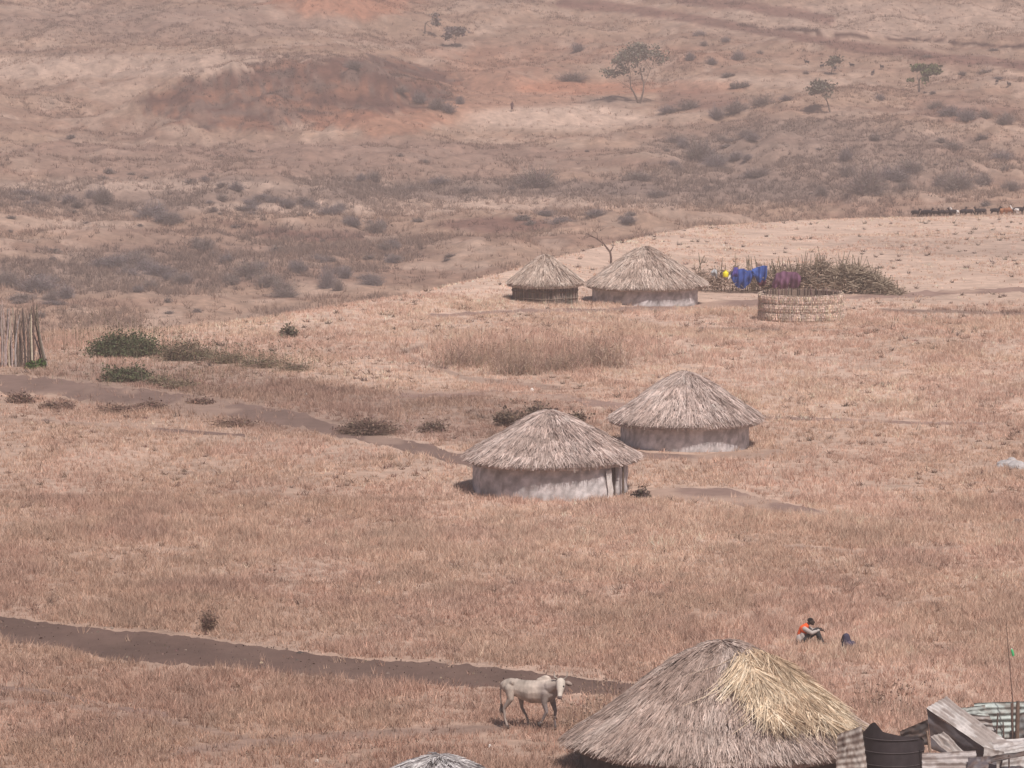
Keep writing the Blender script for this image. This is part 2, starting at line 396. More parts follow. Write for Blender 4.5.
# ------------------------------------------------------------------ huts: shared measures (image position -> world)
def hut_place(x, yfront, r):
    p = hit(x, yfront); c = Vector((p.x * (p.y + r) / p.y, p.y + r, 0)); c.z = min(gz(c.x, c.y - r), gz(c.x, c.y)) - .02
    return c
HUTS = {}
for key, x, yf, r in (('left', 550, 501, 2.80), ('right', 685, 452, 2.49), ('big', 645, 306.5, 2.78), ('small', 545, 304, 1.64)):
    HUTS[key] = (hut_place(x, yf, r), r)
def ground_at_dist(x, Y):
    X = (x - 512) / F * Y * 1.0 / 1.0
    return Vector((X, Y, gz(X, Y)))
cN = ground_at_dist(725, 125.5); cT = ground_at_dist(438, 115.0)
# the bank of eye-line measures for the two cut-off huts
HUTS['near'] = (cN, 3.6); HUTS['tip'] = (cT, 3.0)

def thatch_roof(mb, R, ze, za, n, L, w, cols, conv=.0, wob=None, seed=0, blunt=.25, tipcol=None):
    """cone of laid straw: a solid core and n straws lying down the slope"""
    wob = wob or (lambda a, z: .02 * np.sin(3 * a + seed) + .013 * np.sin(7 * a + seed * 2))
    def prof(t):                 # t 0 apex .. 1 eave
        t = np.asarray(t, float)
        s = np.sqrt(t * t + blunt * blunt * .25) - blunt * .5; s = s / (math.sqrt(1 + blunt * blunt * .25) - blunt * .5)
        return za + (ze - za) * (s * (1 - conv) + conv * s * s)
    ts = np.linspace(.001, 1, 14)
    P = [(R * t * .985, float(prof(t)) - .05) for t in ts] + [(R * .97, ze - .17), (R * .6, ze + .1), (.05, ze + .3)]
    lathe(mb, P, np.asarray(cols[0]) * .8, 64, wob)
    a = rng.uniform(0, 2 * PI, n); t = np.sqrt(rng.uniform(0, 1, n)) * 1.02
    t[:n // 12] = rng.uniform(0, .3, n // 12)
    ln = L * rng.uniform(.6, 1.25, n); sp = rng.normal(0, .20, n)
    wb = 1 + wob(a, 0)
    lump = (fbm(a * 4 + 50, t * 5, seed, 3) - .5) * .20 + .05 * np.mod(t * 5 + .6 * fbm(a * 3, a * 0, seed, 2), 1)
    def pt(a, t, lift):
        r = R * t * wb; zz = prof(np.minimum(t, 1)) - np.maximum(t - 1, 0) * R * .75
        return np.stack([r * np.cos(a), r * np.sin(a), zz + lift], 1)
    t0 = np.clip(t - ln / R * .5, .0, 1); t1 = t + ln / R * .45
    t1 = np.minimum(t1, 1.0 + rng.uniform(-.01, .055, n))
    b = pt(a, t0, lump + .0); e = pt(a + sp * ln / np.maximum(R * t, .35), t1, lump + rng.uniform(.0, .042, n))
    cs = np.array(cols); k = np.clip((fbm(a * 2.5 + 9, t * 4, seed + 3, 4) - .5) * 5 + rng.normal(0, .55, n) + (len(cs) - 1) / 2, 0, len(cs) - 1).astype(int)
    col = cs[k] * (1 + rng.normal(0, .13, (n, 1)))
    blades(mb, b, e, w * rng.uniform(.6, 1.4, n), np.clip(col, .02, .8), True, .4)
    # fringe hanging at the eave
    m = n // 7; a = rng.uniform(0, 2 * PI, m); wb = 1 + wob(a, 0)
    b = pt(a, np.full(m, .97), -.03 * rng.random(m)); e = b.copy()
    dr = rng.uniform(.0, .10, m); e[:, 0] += np.cos(a + rng.normal(0, .4, m)) * dr; e[:, 1] += np.sin(a + rng.normal(0, .4, m)) * dr
    e[:, 2] -= rng.uniform(.06, .24, m) * (.7 + .6 * fbm(a * 6, a * 0, seed, 2))
    blades(mb, b, e, w * 1.1, vary(cs[0] * .8, m, .15), True, .4)
    return prof
OLD = [(.43, .33, .295), (.52, .41, .37), (.60, .485, .445), (.67, .56, .515)]
def wall_mesh(mb, r, h, seed, col, gap=None, thick=.14, rough=.035):
    seg = 150; rows = 12; arc = (0, 2 * PI)
    if gap: arc = (gap[1], gap[0] + 2 * PI)
    an = np.linspace(arc[0], arc[1], seg, endpoint=bool(gap)); V = []; CL = []
    zs = np.linspace(-.25, h, rows)
    for side in (1, 0):
        for z in zs:
            d = (fbm(an * 7 + 31, an * 0 + z * 1.4, seed, 4) - .5) * rough * 4 + np.sin(an * 46 + seed) * rough * .25
            rr = (r + d if side else r - thick)
            V.append(np.stack([rr * np.cos(an), rr * np.sin(an), np.full(seg, z)], 1))
            k = fbm(an * 6 + 11, an * 0 + z * 2.4 + 5, seed + 9, 4)
            base = np.asarray(col) * (.72 + .56 * k)[:, None]
            chip = sstep(.53, .60, fbm(an * 14 + 3, an * 0 + z * 4, seed + 19, 3))[:, None]
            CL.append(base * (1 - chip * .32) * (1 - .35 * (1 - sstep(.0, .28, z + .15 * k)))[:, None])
    V = np.concatenate(V); CL = np.concatenate(CL)
    def gf(o, flip):
        out = []
        m = seg if not gap else seg - 1
        for i in range(rows - 1):
            for k in range(m):
                k2 = (k + 1) % seg; q = [o + i * seg + k, o + i * seg + k2, o + (i + 1) * seg + k2, o + (i + 1) * seg + k]
                out.append(q[::-1] if flip else q)
        return out
    f = gf(0, False) + gf(rows * seg, True)
    if gap:
        for k, fl in ((0, 0), (seg - 1, 1)):
            for i in range(rows - 1):
                q = [i * seg + k, (i + 1) * seg + k, (rows + i + 1) * seg + k, (rows + i) * seg + k]; f.append(q if not fl else q[::-1])
    mb.add(V, f, CL)
MUD = (.60, .55, .55)
def hut(key, label, R, ze, za, n, L, w, seed, wallcol=MUD, cols=OLD, gap=None, conv=-.08, blunt=.5, sticks=False, wob=None):
    c, r = HUTS[key]
    root = empty('thatched_hut', c, label, 'hut', 'round thatched huts of the homestead')
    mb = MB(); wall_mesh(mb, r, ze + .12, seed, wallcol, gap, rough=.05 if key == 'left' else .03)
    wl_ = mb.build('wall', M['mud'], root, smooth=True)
    if sticks:
        m = MB(); k = 110
        for i in range(k):
            a = 2 * PI * i / k + rng.normal(0, .012); h = rng.uniform(.55, 1) * (ze + .05); rr = r + .05
            tube(m, [(rr * math.cos(a), rr * math.sin(a), -.1), ((rr + rng.normal(0, .02)) * math.cos(a + rng.normal(0, .02)), rr * math.sin(a), h)], [.028, .02], vary((.26, .2, .17), 1, .3)[0], 5)
        for z in (.28, .62):
            tube(m, [((r + .1) * math.cos(a), (r + .1) * math.sin(a), z + .02 * math.sin(5 * a)) for a in np.linspace(0, 2 * PI, 50)], .022, (.22, .17, .14), 5, False)
        m.build('stake_cladding', M['sticks'], wl_)
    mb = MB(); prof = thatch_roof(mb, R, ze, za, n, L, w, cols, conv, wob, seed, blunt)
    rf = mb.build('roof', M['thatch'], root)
    # tuft binding the apex
    mb = MB(); k = 260
    a = rng.uniform(0, 2 * PI, k); rr = rng.uniform(.0, .18, k)
    b = np.stack([rr * np.cos(a), rr * np.sin(a), np.full(k, za - .04)], 1)
    e = b + np.stack([np.cos(a) * .35, np.sin(a) * .35, rng.uniform(-.20, .04, k)], 1) * rng.uniform(.4, 1.1, (k, 1))
    blades(mb, b, e, .03, vary(cols[1], k, .25), True, .4)
    mb.build('roof_tuft', M['thatch'], rf)
    return root, rf, wl_, prof

def left_wob(a, z): return .02 * np.sin(3 * a + 1.1) + .015 * np.sin(5 * a + .3) - .03 * np.exp(-((np.mod(a, 2 * PI) - 5.35) / .22) ** 2)
hl, rl, wl1, _ = hut('left', 'mud hut with sagging eave and white doorway patch, nearer of the mid field pair', 3.2, 1.30, 2.92, 13000, .5, .026, 3, gap=(5.62, 5.76), wob=left_wob)
m = MB(); r = 2.80
an = np.linspace(5.60, 5.78, 6)
V = np.array([[(r - .10) * math.cos(a), (r - .10) * math.sin(a), z] for z in np.linspace(-.1, 1.35, 5) for a in an])
V2 = V * np.array([.985, .985, 1]); m.add(V, grid_faces(5, 6), (.11, .085, .075)); m.add(V2, grid_faces(5, 6)[:, ::-1], (.11, .085, .075))
m.build('door', M['sticks'], hl)
m = MB(); an = np.linspace(5.50, 5.60, 7)
V = []
for z in np.linspace(-.12, 1.02, 7):
    for i, a in enumerate(an): V.append([(r + .075 + .02 * math.sin(z * 9 + i)) * math.cos(a + .02 * math.sin(z * 5)), (r + .075) * math.sin(a + .02 * math.sin(z * 5)), z])
V = np.array(V); m.add(V, grid_faces(7, 7)[:, ::-1], (.62, .57, .55)); m.add(V * np.array([.955, .955, 1]), grid_faces(7, 7), (.5, .45, .42))
tag(m.build('door_jamb', M['mud'], hl, smooth=True), 'whitewashed strip beside the doorway')
m = MB(); tube(m, [((r + .2) * math.cos(5.78), (r + .2) * math.sin(5.78), -.1), ((r + .17) * math.cos(5.80), (r + .17) * math.sin(5.80), 1.35)], [.05, .04], (.15, .11, .09), 7)
m.build('eave_post', M['bark'], hl)
hut('right', 'mud hut with neat pointed grey thatch, farther of the mid field pair', 3.0, 1.08, 2.84, 12000, .5, .026, 8, wob=lambda a, z: .018 * np.sin(3 * a + 2.4) + .012 * np.sin(7 * a))
hut('big', 'wide low mud hut with broad tan thatch beside the brush fence', 3.22, 1.02, 2.93, 11000, .5, .03, 14, cols=[(.45, .345, .295), (.53, .42, .365), (.61, .50, .44), (.68, .57, .51)])
hut('small', 'smallest hut, stick walled under shaggy thatch, left of the wide hut', 1.98, 1.0, 2.42, 5500, .48, .034, 19, wallcol=(.30, .25, .225), sticks=True, cols=[(.44, .34, .29), (.54, .435, .375), (.62, .515, .45), (.70, .60, .53)])
cN.z = gz(cN.x, cN.y)
hn, rn, wn, prof_n = hut('near', 'large nearest hut with weathered grey thatch and a patch of fresh golden straw', 4.05, .80, 3.22, 34000, .45, .022, 27, wallcol=(.16, .125, .11), conv=-.22, blunt=.85,  # dark wallcol carries the shade below the low eave
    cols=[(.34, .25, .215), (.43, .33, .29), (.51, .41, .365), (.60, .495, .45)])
# fresh straw patch on the near roof
mb = MB(); n = 5200
a = rng.uniform(-1.62, .25, 3 * n); t = rng.uniform(.33, .97, 3 * n)
kk = ((a + .78) / .58) ** 2 + ((t - .60) / .32) ** 2 + (fbm(a * 3.2, t * 6, 44, 4) - .5) * 2.6 < .95 + rng.normal(0, .12, 3 * n)
a = a[kk][:n]; t = t[kk][:n]; n = len(a)
lump = .12 + .30 * fbm(a * 6 + 20, t * 7, 3, 3) * np.exp(-((a + .8) / .6) ** 2) + .05 * np.sin(t * 22 + 3 * np.sin(a * 4))
R = 4.05
def pN(a, t, l): return np.stack([R * t * np.cos(a), R * t * np.sin(a), prof_n(np.minimum(t, 1)) + l], 1)
ln = rng.uniform(.35, .8, n); b = pN(a, t - ln / R * .5, lump); e = pN(a + rng.normal(-.02, .60, n) * ln / np.maximum(R * t, .5), t + ln / R * .5, lump + rng.uniform(-.04, .06, n))
gold = np.array([(.46, .335, .235), (.58, .45, .325), (.69, .56, .42), (.80, .69, .55)])
k = np.clip((fbm(a * 5, t * 8, 5, 3) - .5) * 6 + rng.normal(0, .7, n) + 1.4, 0, 3).astype(int)
blades(mb, b, e, .022 * rng.uniform(.6, 1.4, n), gold[k] * (1 + rng.normal(0, .12, (n, 1))), True, .4)
tag(mb.build('thatch_patch', M['thatch'], rn), 'fresh golden straw patch on old grey thatch')
hut('tip', 'pale ash grey thatched roof top rising at the bottom edge left of the cow', 3.0, .7, 2.16, 12000, .3, .024, 33, cols=[(.36, .33, .33), (.46, .43, .43), (.56, .53, .53), (.66, .63, .62)], blunt=.8)

# ------------------------------------------------------------------ reed enclosure
p = hit(801, 322.5); rE = 2.02; cE = Vector((p.x * (p.y + rE) / p.y, p.y + rE, gz(p.x, p.y + .3) - .02))
root = empty('reed_enclosure', cE, 'round open topped enclosure woven of pale reeds in three bands, right of the wide hut', 'enclosure')
for k in range(3):
    mb = MB(); z0 = .02 + k * .44; n = 3800
    lathe(mb, [(rE, z0), (rE + .07, z0 + .12), (rE + .09, z0 + .3), (rE, z0 + .42), (rE - .12, z0 + .42), (rE - .12, z0), (rE, z0)], (.22, .16, .13), 64)
    a = rng.uniform(0, 2 * PI, n); cc = vary((.66, .52, .44), n, .2); p0 = None
    for q, (dz, dr) in enumerate(((.0, .09), (.10, .12), (.24, .13), (.37, .115), (.45, .08))):
        rr = rE + dr + rng.normal(0, .018, n); p1 = np.stack([rr * np.cos(a), rr * np.sin(a), z0 + dz + rng.normal(0, .012, n)], 1); a = a + rng.normal(0, .008, n)
        if q: blades(mb, p0, p1, .035, cc, True, .9)
        p0 = p1
    mb.build('reed_band', M['thatch'], root)
mb = MB()
for i in range(70):
    a = 2 * PI * i / 70 + rng.normal(0, .03); rr = rE - .16
    tube(mb, [(rr * math.cos(a), rr * math.sin(a), -.1), (rr * math.cos(a) + rng.normal(0, .03), rr * math.sin(a), rng.uniform(1.32, 1.50))], .025, vary((.2, .14, .12), 1, .3)[0], 5)
mb.build('inner_stakes', M['sticks'], root)
for z in (.03, .45, .89, 1.34):
    mb = MB(); tube(mb, [((rE + .115) * math.cos(a), (rE + .115) * math.sin(a), z + .012 * math.sin(7 * a)) for a in np.linspace(0, 2 * PI, 60)], .014, (.28, .205, .165), 5, False)
    mb.build('binding_hoop', M['bark'], root)

# ------------------------------------------------------------------ brush and shrubs
def shrub_mb(w, h, n, twig, stemcol, leafcol=None, nleaf=0, leaf=.1, flat=1.0, d=None, up=.0):
    mb = MB(); d = d or w * .8
    th = rng.uniform(0, 2 * PI, n); el_ = np.arccos(rng.uniform(0 + up, 1, n))
    lobes = rng.uniform(.6, 1.0, 9)
    lob = lobes[(th / (2 * PI) * 9).astype(int) % 9]
    R_ = rng.uniform(.45, 1, n) * lob
    tip = np.stack([np.sin(el_) * np.cos(th) * w / 2 * R_, np.sin(el_) * np.sin(th) * d / 2 * R_, np.cos(el_) ** flat * h * R_ * .95 + .08 * h], 1)
    sp_ = .06 + .22 * sstep(.4, .75, up); root = np.stack([rng.normal(0, w * sp_, n), rng.normal(0, d * sp_, n), np.zeros(n)], 1); tip[:, :2] += root[:, :2] * (up > .4)
    tip[:, 2] *= np.where(up > .4, rng.uniform(.35, 1.15, n), 1); mid = root * .45 + tip * .5 + rng.normal(0, 1, (n, 3)) * np.array([w, d, h]) * .05
    sc = vary(stemcol, n, .2)
    blades(mb, root, mid, twig * 1.2, sc, True, .7); blades(mb, mid, tip, twig * .9, sc, True, .3)
    for _ in range(2):
        t2 = mid + (tip - mid) * rng.uniform(.1, .8, (n, 1)); e2 = t2 + unit(rng.normal(size=(n, 3)) + np.array([0, 0, .6])) * np.array([w, d, h]) * .16
        e2[:, 2] = np.maximum(e2[:, 2], .03)
        blades(mb, t2, e2, twig * .6, sc)
    if nleaf:
        i = rng.integers(0, n, nleaf); q = mid[i] + (tip[i] - mid[i]) * rng.uniform(0, 1.1, (nleaf, 1)) + rng.normal(0, 1, (nleaf, 3)) * np.array([w, d, h]) * .045
        q[:, 2] = np.maximum(q[:, 2], .04)
        flakes(mb, q, leaf * rng.uniform(.6, 1.4, nleaf), vary(leafcol, nleaf, .22, .06))
    return mb
def put_shrub(x, y, wpx, hpx, label, group, name='shrub', cat='shrub', n=260, twig=None, stem=(.19, .145, .13), leaf=None, nleaf=0, lsize=None, flat=1.0, cache=None, up=0):
    wpx *= 1.28 if cache is None else 1.5; hpx *= 1.12 if cache is None else 1.0
    p = hit(x, y); s = F / p.y; w, h = wpx / s, hpx / s
    tw = twig or .9 / s * .6
    if cache is not None:
        key = random.choice(list(cache)); me = cache[key]
        o = bpy.data.objects.new(name, me); C.objects.link(o); o.location = p; o.location.z -= .05
        o.scale = (w * random.uniform(.9, 1.25), w * .9, h * random.uniform(.8, 1.15)); o.rotation_euler = (0, 0, random.uniform(0, 6.28))
    else:
        o = shrub_mb(w, h, n, tw, stem, leaf, nleaf, lsize or 2.2 / s, flat, up=up).build(name, M['shrub'], loc=p)
    return tag(o, label, cat, group)
cache = {}
for i in range(8):
    warm = i % 2
    mb = shrub_mb(1, 1, 420, .008, (.225, .185, .19) if not warm else (.245, .19, .175), (.225, .19, .19) if not warm else (.24, .185, .17), 300, .022)
    me = mb.mesh('grey_bush'); me.materials.append(M['shrub']); cache[i] = me

CL = [  # (label, group, [(x, ybase, w, h)...])
 ('grey leafless bush in the thicket at the left edge of the valley', 'thicket at the left edge of the valley', [(10,287,40,26),(38,292,46,30),(66,298,32,22),(22,300,40,14),(50,300,30,12)]),
 ('dark grey bush in the dense clump of the left valley, above the green shrub', 'dense bush clump of the left valley', [(115,268,36,22),(138,266,40,24),(158,276,36,24),(150,290,30,18),(180,285,26,20),(172,276,22,16),(128,276,30,14)]),
 ('brownish bush on the slope between the left clump and the middle', 'bushes on the slope right of the left clump', [(205,250,36,18),(196,244,22,12),(226,262,24,14),(250,275,34,20),(268,286,36,24),(284,292,32,20),(300,272,30,18),(232,282,24,16)]),
 ('wispy grey bush above the bend of the pale field edge', 'wispy bushes above the pale field edge', [(328,288,22,34),(345,278,26,22),(372,285,30,18),(395,262,28,14),(318,262,22,14)]),
 ('low grey bush in the band of scrub below the eroded bank', 'scrub band below the eroded bank', [(104,202,34,24),(70,202,28,14),(20,200,30,10),(42,200,26,10),(152,218,52,24),(172,224,32,18),(205,182,14,12),(236,190,22,12),(262,200,26,12),(285,206,32,14),(310,208,36,16),(332,214,30,12),(352,224,32,14),(376,232,34,18),(392,246,20,12),(222,200,20,10),(250,210,26,10)]),
 ('small dark bush at the foot of the eroded bank', 'dark bushes at the foot of the eroded bank', [(374,181,24,16),(362,180,16,10),(414,190,26,10),(440,184,24,10),(470,192,26,10)]),
 ('bush hanging on the right end of the red eroded bank', 'bushes on the right end of the eroded bank', [(436,108,30,22),(448,112,22,16),(420,102,26,16),(400,92,22,12),(354,68,24,12),(460,104,12,14)]),
 ('large rounded thorny bush standing alone in the valley middle', None, [(538,187,40,36)]),
 ('low bush behind the bare leaning sapling', 'low bushes on the slope above the ridge', [(562,222,34,12),(596,216,30,12),(628,222,30,10),(545,215,22,10),(660,196,34,12),(640,180,32,14)]),
 ('purple grey bush in the broad scrub right of the valley middle', 'broad scrub right of the valley middle', [(698,160,40,34),(684,148,24,18),(716,166,26,18),(736,160,26,14),(752,140,24,14),(676,170,24,12),(762,176,30,14),(722,142,18,12)]),
 ('bush in the low row beneath the right hand red clearing', 'bush row beneath the right hand clearing', [(736,112,40,22),(716,118,28,16),(762,106,28,16),(690,108,30,18),(668,112,26,12),(786,100,20,10)]),
 ('bush in the dark row running down from the small leafy tree', 'bush row below the small leafy tree', [(936,108,26,18),(950,116,30,20),(968,120,32,18),(986,118,22,14),(1006,124,30,16)]),
 ('big spreading grey bush with dark stems above the herd', None, [(868,194,44,42)]),
 ('grey bush beside the big spreading one', 'bushes around the big spreading grey bush', [(892,180,40,26),(848,176,26,22),(846,160,26,20),(912,172,28,18),(905,190,22,14),(822,196,20,16)]),
 ('dense purple grey bush at the right, above the herd', None, [(960,191,44,34)]),
 ('bush around the dense purple grey one near the right edge', 'bushes near the right edge above the herd', [(942,186,22,20),(984,184,24,16),(1002,160,26,14),(952,150,30,14),(1012,190,24,14)]),
 ('faint small bush on the upper right slope', 'faint small bushes on the upper right slope', [(690,60,14,14),(712,64,16,14),(738,60,20,18),(704,46,12,8),(700,36,14,8),(726,42,12,8),(760,54,12,8),(806,74,10,6),(998,80,14,6),(880,100,14,10)]),
 ('grey round shrub high on the slope left of the flat topped tree', None, [(578,51,20,16)]),
 ('low wide olive shrub on the red patch left of the flat topped tree', None, [(572,80,32,13)]),
]
for label, group, lst in CL:
    if group and lst[0][0] < 420 and lst[0][1] > 195 or group and 'broad scrub' in group: lst = lst + [(x + random.uniform(-14, 14), y + random.uniform(-7, 5), w * random.uniform(.6, 1.1), h * random.uniform(.5, .9)) for x, y, w, h in lst]
    for (x, y, w, h) in lst: put_shrub(x, y, w, h, label, group, cache=cache)
lowm = {}
for i in range(4):
    mb = shrub_mb(1, 1, 150, .02, (.22, .17, .16), (.20, .165, .15), 160, .06); me = mb.mesh('small_bush'); me.materials.append(M['shrub']); lowm[i] = me
placed = 0
while placed < 95:
    x = random.uniform(5, 1019); y = random.uniform(40, 320)
    lim = np.interp(x, EX, EYR)
    if y > lim - 4: continue
    den = float(fbm(x / 90 + 7, y / 22, 71, 3)) + (.12 if y > 150 else -.08)
    if den < .52 or (130 < x < 460 and 40 < y < 135) or (470 < x < 680 and 60 < y < 130): continue
    w = random.uniform(7, 18)
    put_shrub(x, y, w, w * random.uniform(.35, .65), 'small dry bush, one of many dotted over the far slopes', 'small dry bushes dotted over the far slopes', cache=lowm); placed += 1

GL = (.085, .095, .05)
put_shrub(125, 356, 84, 30, 'large dark green leafy shrub beside the pole fence', None, n=420, leaf=GL, nleaf=9000, lsize=.085, stem=(.15, .12, .08))
G = 'patchy green shrubs at the edge of the upper path'
put_shrub(127, 381, 58, 17, 'low green shrub on the path edge, below the large green one', None, n=260, leaf=GL, nleaf=3600, lsize=.08, stem=(.2, .15, .11))
put_shrub(182, 360, 70, 24, 'brown green shrub just right of the large green one', None, n=300, leaf=(.13, .11, .07), nleaf=2200, lsize=.07, stem=(.27, .19, .145))
for x, y, w, h in ((225, 363, 60, 18), (262, 367, 60, 15), (295, 371, 46, 11), (180, 388, 40, 12), (160, 385, 34, 13), (205, 360, 40, 16)):
    put_shrub(x, y, w, h, 'straggling brown green shrub in the row trailing right of the large green one', 'straggling shrubs right of the large green one', n=260, leaf=(.17, .145, .095), nleaf=700, lsize=.06, stem=(.30, .215, .16), up=.45)
put_shrub(289, 337, 22, 13, 'small isolated shrub near the far field edge', None, n=160, leaf=(.12, .10, .07), nleaf=500, lsize=.1)
for x, y in ((31, 369), (41, 368)):
    put_shrub(x, y, 13, 10, 'tiny bright green plant at the foot of the pole fence', 'tiny green plants by the pole fence', name='green_plant', cat='plant', n=60, leaf=(.07, .12, .03), nleaf=300, lsize=.11)
put_shrub(366, 434, 76, 18, 'dark brown heap of dead shrub lying beside the upper path', None, n=900, stem=(.17, .11, .085), leaf=(.17, .115, .09), nleaf=900, lsize=.08)
put_shrub(432, 432, 40, 16, 'thin brown shrub right of the dark dead heap', None, n=260, stem=(.22, .15, .12), leaf=(.2, .14, .11), nleaf=350, lsize=.08)
for x, y, w, h in ((508, 426, 40, 24), (540, 420, 46, 20), (575, 424, 34, 16)):
    put_shrub(x, y, w, h, 'tall seedy weed clump standing behind the nearer mid field hut', 'weed clumps behind the nearer mid field hut', name='weed_clump', cat='weeds', n=160, stem=(.25, .18, .14), leaf=(.13, .09, .07), nleaf=380, lsize=.1, up=.35)
put_shrub(641, 499, 17, 15, 'knee high dark plant against the right wall of the nearer mid field hut', None, name='potted_weed', cat='plant', n=90, leaf=(.13, .09, .075), nleaf=200, lsize=.1)
for x, y, w, h in ((120, 413, 60, 12), (60, 408, 44, 10), (150, 409, 50, 11), (235, 426, 60, 10), (20, 403, 36, 14), (200, 404, 34, 8)):
    put_shrub(x, y, w, h, 'low reddish brown weed patch along the upper path', 'reddish weeds along the upper path', name='weed_clump', cat='weeds', n=200, stem=(.24, .155, .12), leaf=(.17, .105, .085), nleaf=260, lsize=.08)
put_shrub(209, 632, 26, 30, 'feathery brown tuft standing on the upper verge of the dirt road', None, name='weed_clump', cat='weeds', n=220, stem=(.25, .16, .12), leaf=(.19, .12, .095), nleaf=300, lsize=.05, up=.4)
for x, y, w, h in ((518, 374, 46, 42), (600, 366, 52, 42), (466, 366, 50, 30), (560, 370, 44, 26)):
    put_shrub(x, y, w, h, 'tall brown dry weed stand in the field below the wide hut', 'tall dry weed stands below the wide hut', name='weed_clump', cat='weeds', n=420, twig=.016, stem=(.33, .225, .175), leaf=(.30, .20, .16), nleaf=200, lsize=.05, up=.72)

# ------------------------------------------------------------------ trees
def branch(mb, tips, p, d, L, r, lvl, col, spread=.55, upb=.15, kids=3, seg=5):
    pts = [p]; rad = [r]; q = np.array(p, float); dd = np.array(d, float)
    for i in range(3):
        dd = dd + rng.normal(0, .13, 3) + np.array([0, 0, upb * .25]); dd /= np.linalg.norm(dd)
        q = q + dd * L / 3; pts.append(q.copy()); rad.append(r * (1 - .17 * (i + 1)))
    tube(mb, pts, rad, col, seg, False)
    if lvl == 0: tips.append(q); tips.append(pts[2]); return
    for k in range(kids):
        nd = dd + rng.normal(0, spread, 3) + np.array([0, 0, upb]); nd /= np.linalg.norm(nd)
        branch(mb, tips, pts[random.choice([2, 3, 3])], nd, L * rng.uniform(.6, .85), rad[-1] * .72, lvl - 1, col, spread, upb, kids, seg)
def tree(x, y, hpx, label, lvl=3, spread=.6, nl=3000, leaf=(.10, .10, .065), lsize=.35, clump=.5, stems=1, bark=(.17, .13, .11), trunkL=.3, r0=.025, kids=3, upb=.12, squash=1, name='acacia_tree'):
    p = hit(x, y); s = F / p.y; h = hpx / s
    root = empty(name, p, label, 'tree')
    tr = MB(); tips = []
    for k in range(stems):
        d = np.array([rng.normal(0, .18) + (k - (stems - 1) / 2) * .4, rng.normal(0, .15), 1]); d /= np.linalg.norm(d)
        branch(tr, tips, np.array([(k - (stems - 1) / 2) * .25, 0, -.2]), d, h * trunkL, h * r0, lvl, bark, spread, upb, kids)
    z = max(t[2] for t in tips); f = h * .96 / z
    for a in tr.v: a *= np.array([f, f, f])
    tr.build('trunk', M['bark'], root)
    T = np.array(tips) * f; T = T[T[:, 2] > h * .42]
    if nl:
        cm = MB(); i = rng.integers(0, len(T), nl)
        q = T[i] + rng.normal(0, clump, (nl, 3)) * np.array([1, 1, .45 * squash])
        flakes(cm, q, lsize * rng.uniform(.5, 1.3, nl), vary(leaf, nl, .25, .06)); cm.build('crown', M['shrub'], root)
    return root
tree(639, 103, 62, 'tall flat topped tree with a forked trunk on the far slope', lvl=4, spread=.62, nl=3000, leaf=(.17, .155, .125), lsize=.34, clump=.45, stems=2, trunkL=.36, r0=.022, kids=3, upb=.10)
tree(455, 47, 20, 'bushy bare tree high on the red slope at the upper left', lvl=3, nl=900, leaf=(.16, .13, .13), lsize=.4, clump=.5, kids=3, spread=.8)
tree(425, 34, 21, 'thin small tree just left of the bushy bare one', lvl=3, nl=350, leaf=(.17, .14, .13), lsize=.35, clump=.4, kids=2, spread=.6)
tree(919, 92, 28, 'small green leafy tree with a leaning trunk on the right slope', lvl=3, nl=1300, leaf=(.10, .12, .05), lsize=.4, clump=.38, kids=3, spread=.7, bark=(.12, .09, .08))
tree(831, 74, 17, 'tiny thin tree beside the far goats', lvl=2, nl=350, leaf=(.15, .13, .10), lsize=.4, clump=.45, kids=3)
tree(831, 111, 32, 'ragged grey green tree below the far goats', lvl=3, nl=1100, leaf=(.17, .155, .12), lsize=.38, clump=.5, kids=3, spread=.6)
tree(74, 143, 4, 'x', lvl=1, nl=0) if False else None
# bare leaning sapling near the small hut
p = at(611, 254, 300); p.z = gz(p.x, p.y); s = F / 300
root = empty('bare_sapling', p, 'bare forked sapling leaning left above the small stick hut', 'tree')
tr = MB(); bc = (.14, .10, .09)
def Pp(x, y): return ((x - 611) / s, 0, (253 - y) / s)
tube(tr, [(0, 0, -.3), Pp(611, 246), Pp(610, 240)], [.09, .075, .065], bc, 6)
tube(tr, [Pp(610, 241), Pp(604, 233), Pp(596, 227), Pp(586, 222)], [.065, .05, .04, .02], bc, 5)
tube(tr, [Pp(610, 241), Pp(613, 236), Pp(613, 230)], [.05, .03, .015], bc, 5); tube(tr, [Pp(604, 233), Pp(601, 228), Pp(602, 225)], [.03, .02, .01], bc, 5)
tube(tr, [Pp(596, 227), Pp(590, 225), Pp(586, 227)], [.03, .02, .01], bc, 5); tube(tr, [Pp(598, 229), Pp(597, 222), Pp(592, 218)], [.02, .015, .01], bc, 5)
tr.build('trunk', M['bark'], root)
# little standing stump post on the wide hut horizon
p = at(641.5, 247, 300); p.z = gz(p.x, p.y)
mb = MB(); tube(mb, [(0, 0, -.3), (.02, 0, .5), (0, 0, 1.0)], [.10, .08, .03], bc, 6); tube(mb, [(.02, 0, .55), (.2, 0, .8)], [.04, .02], bc, 5)
tag(mb.build('tree_stump', M['bark'], loc=p), 'short broken stump sticking up behind the roof of the wide hut', 'stump')

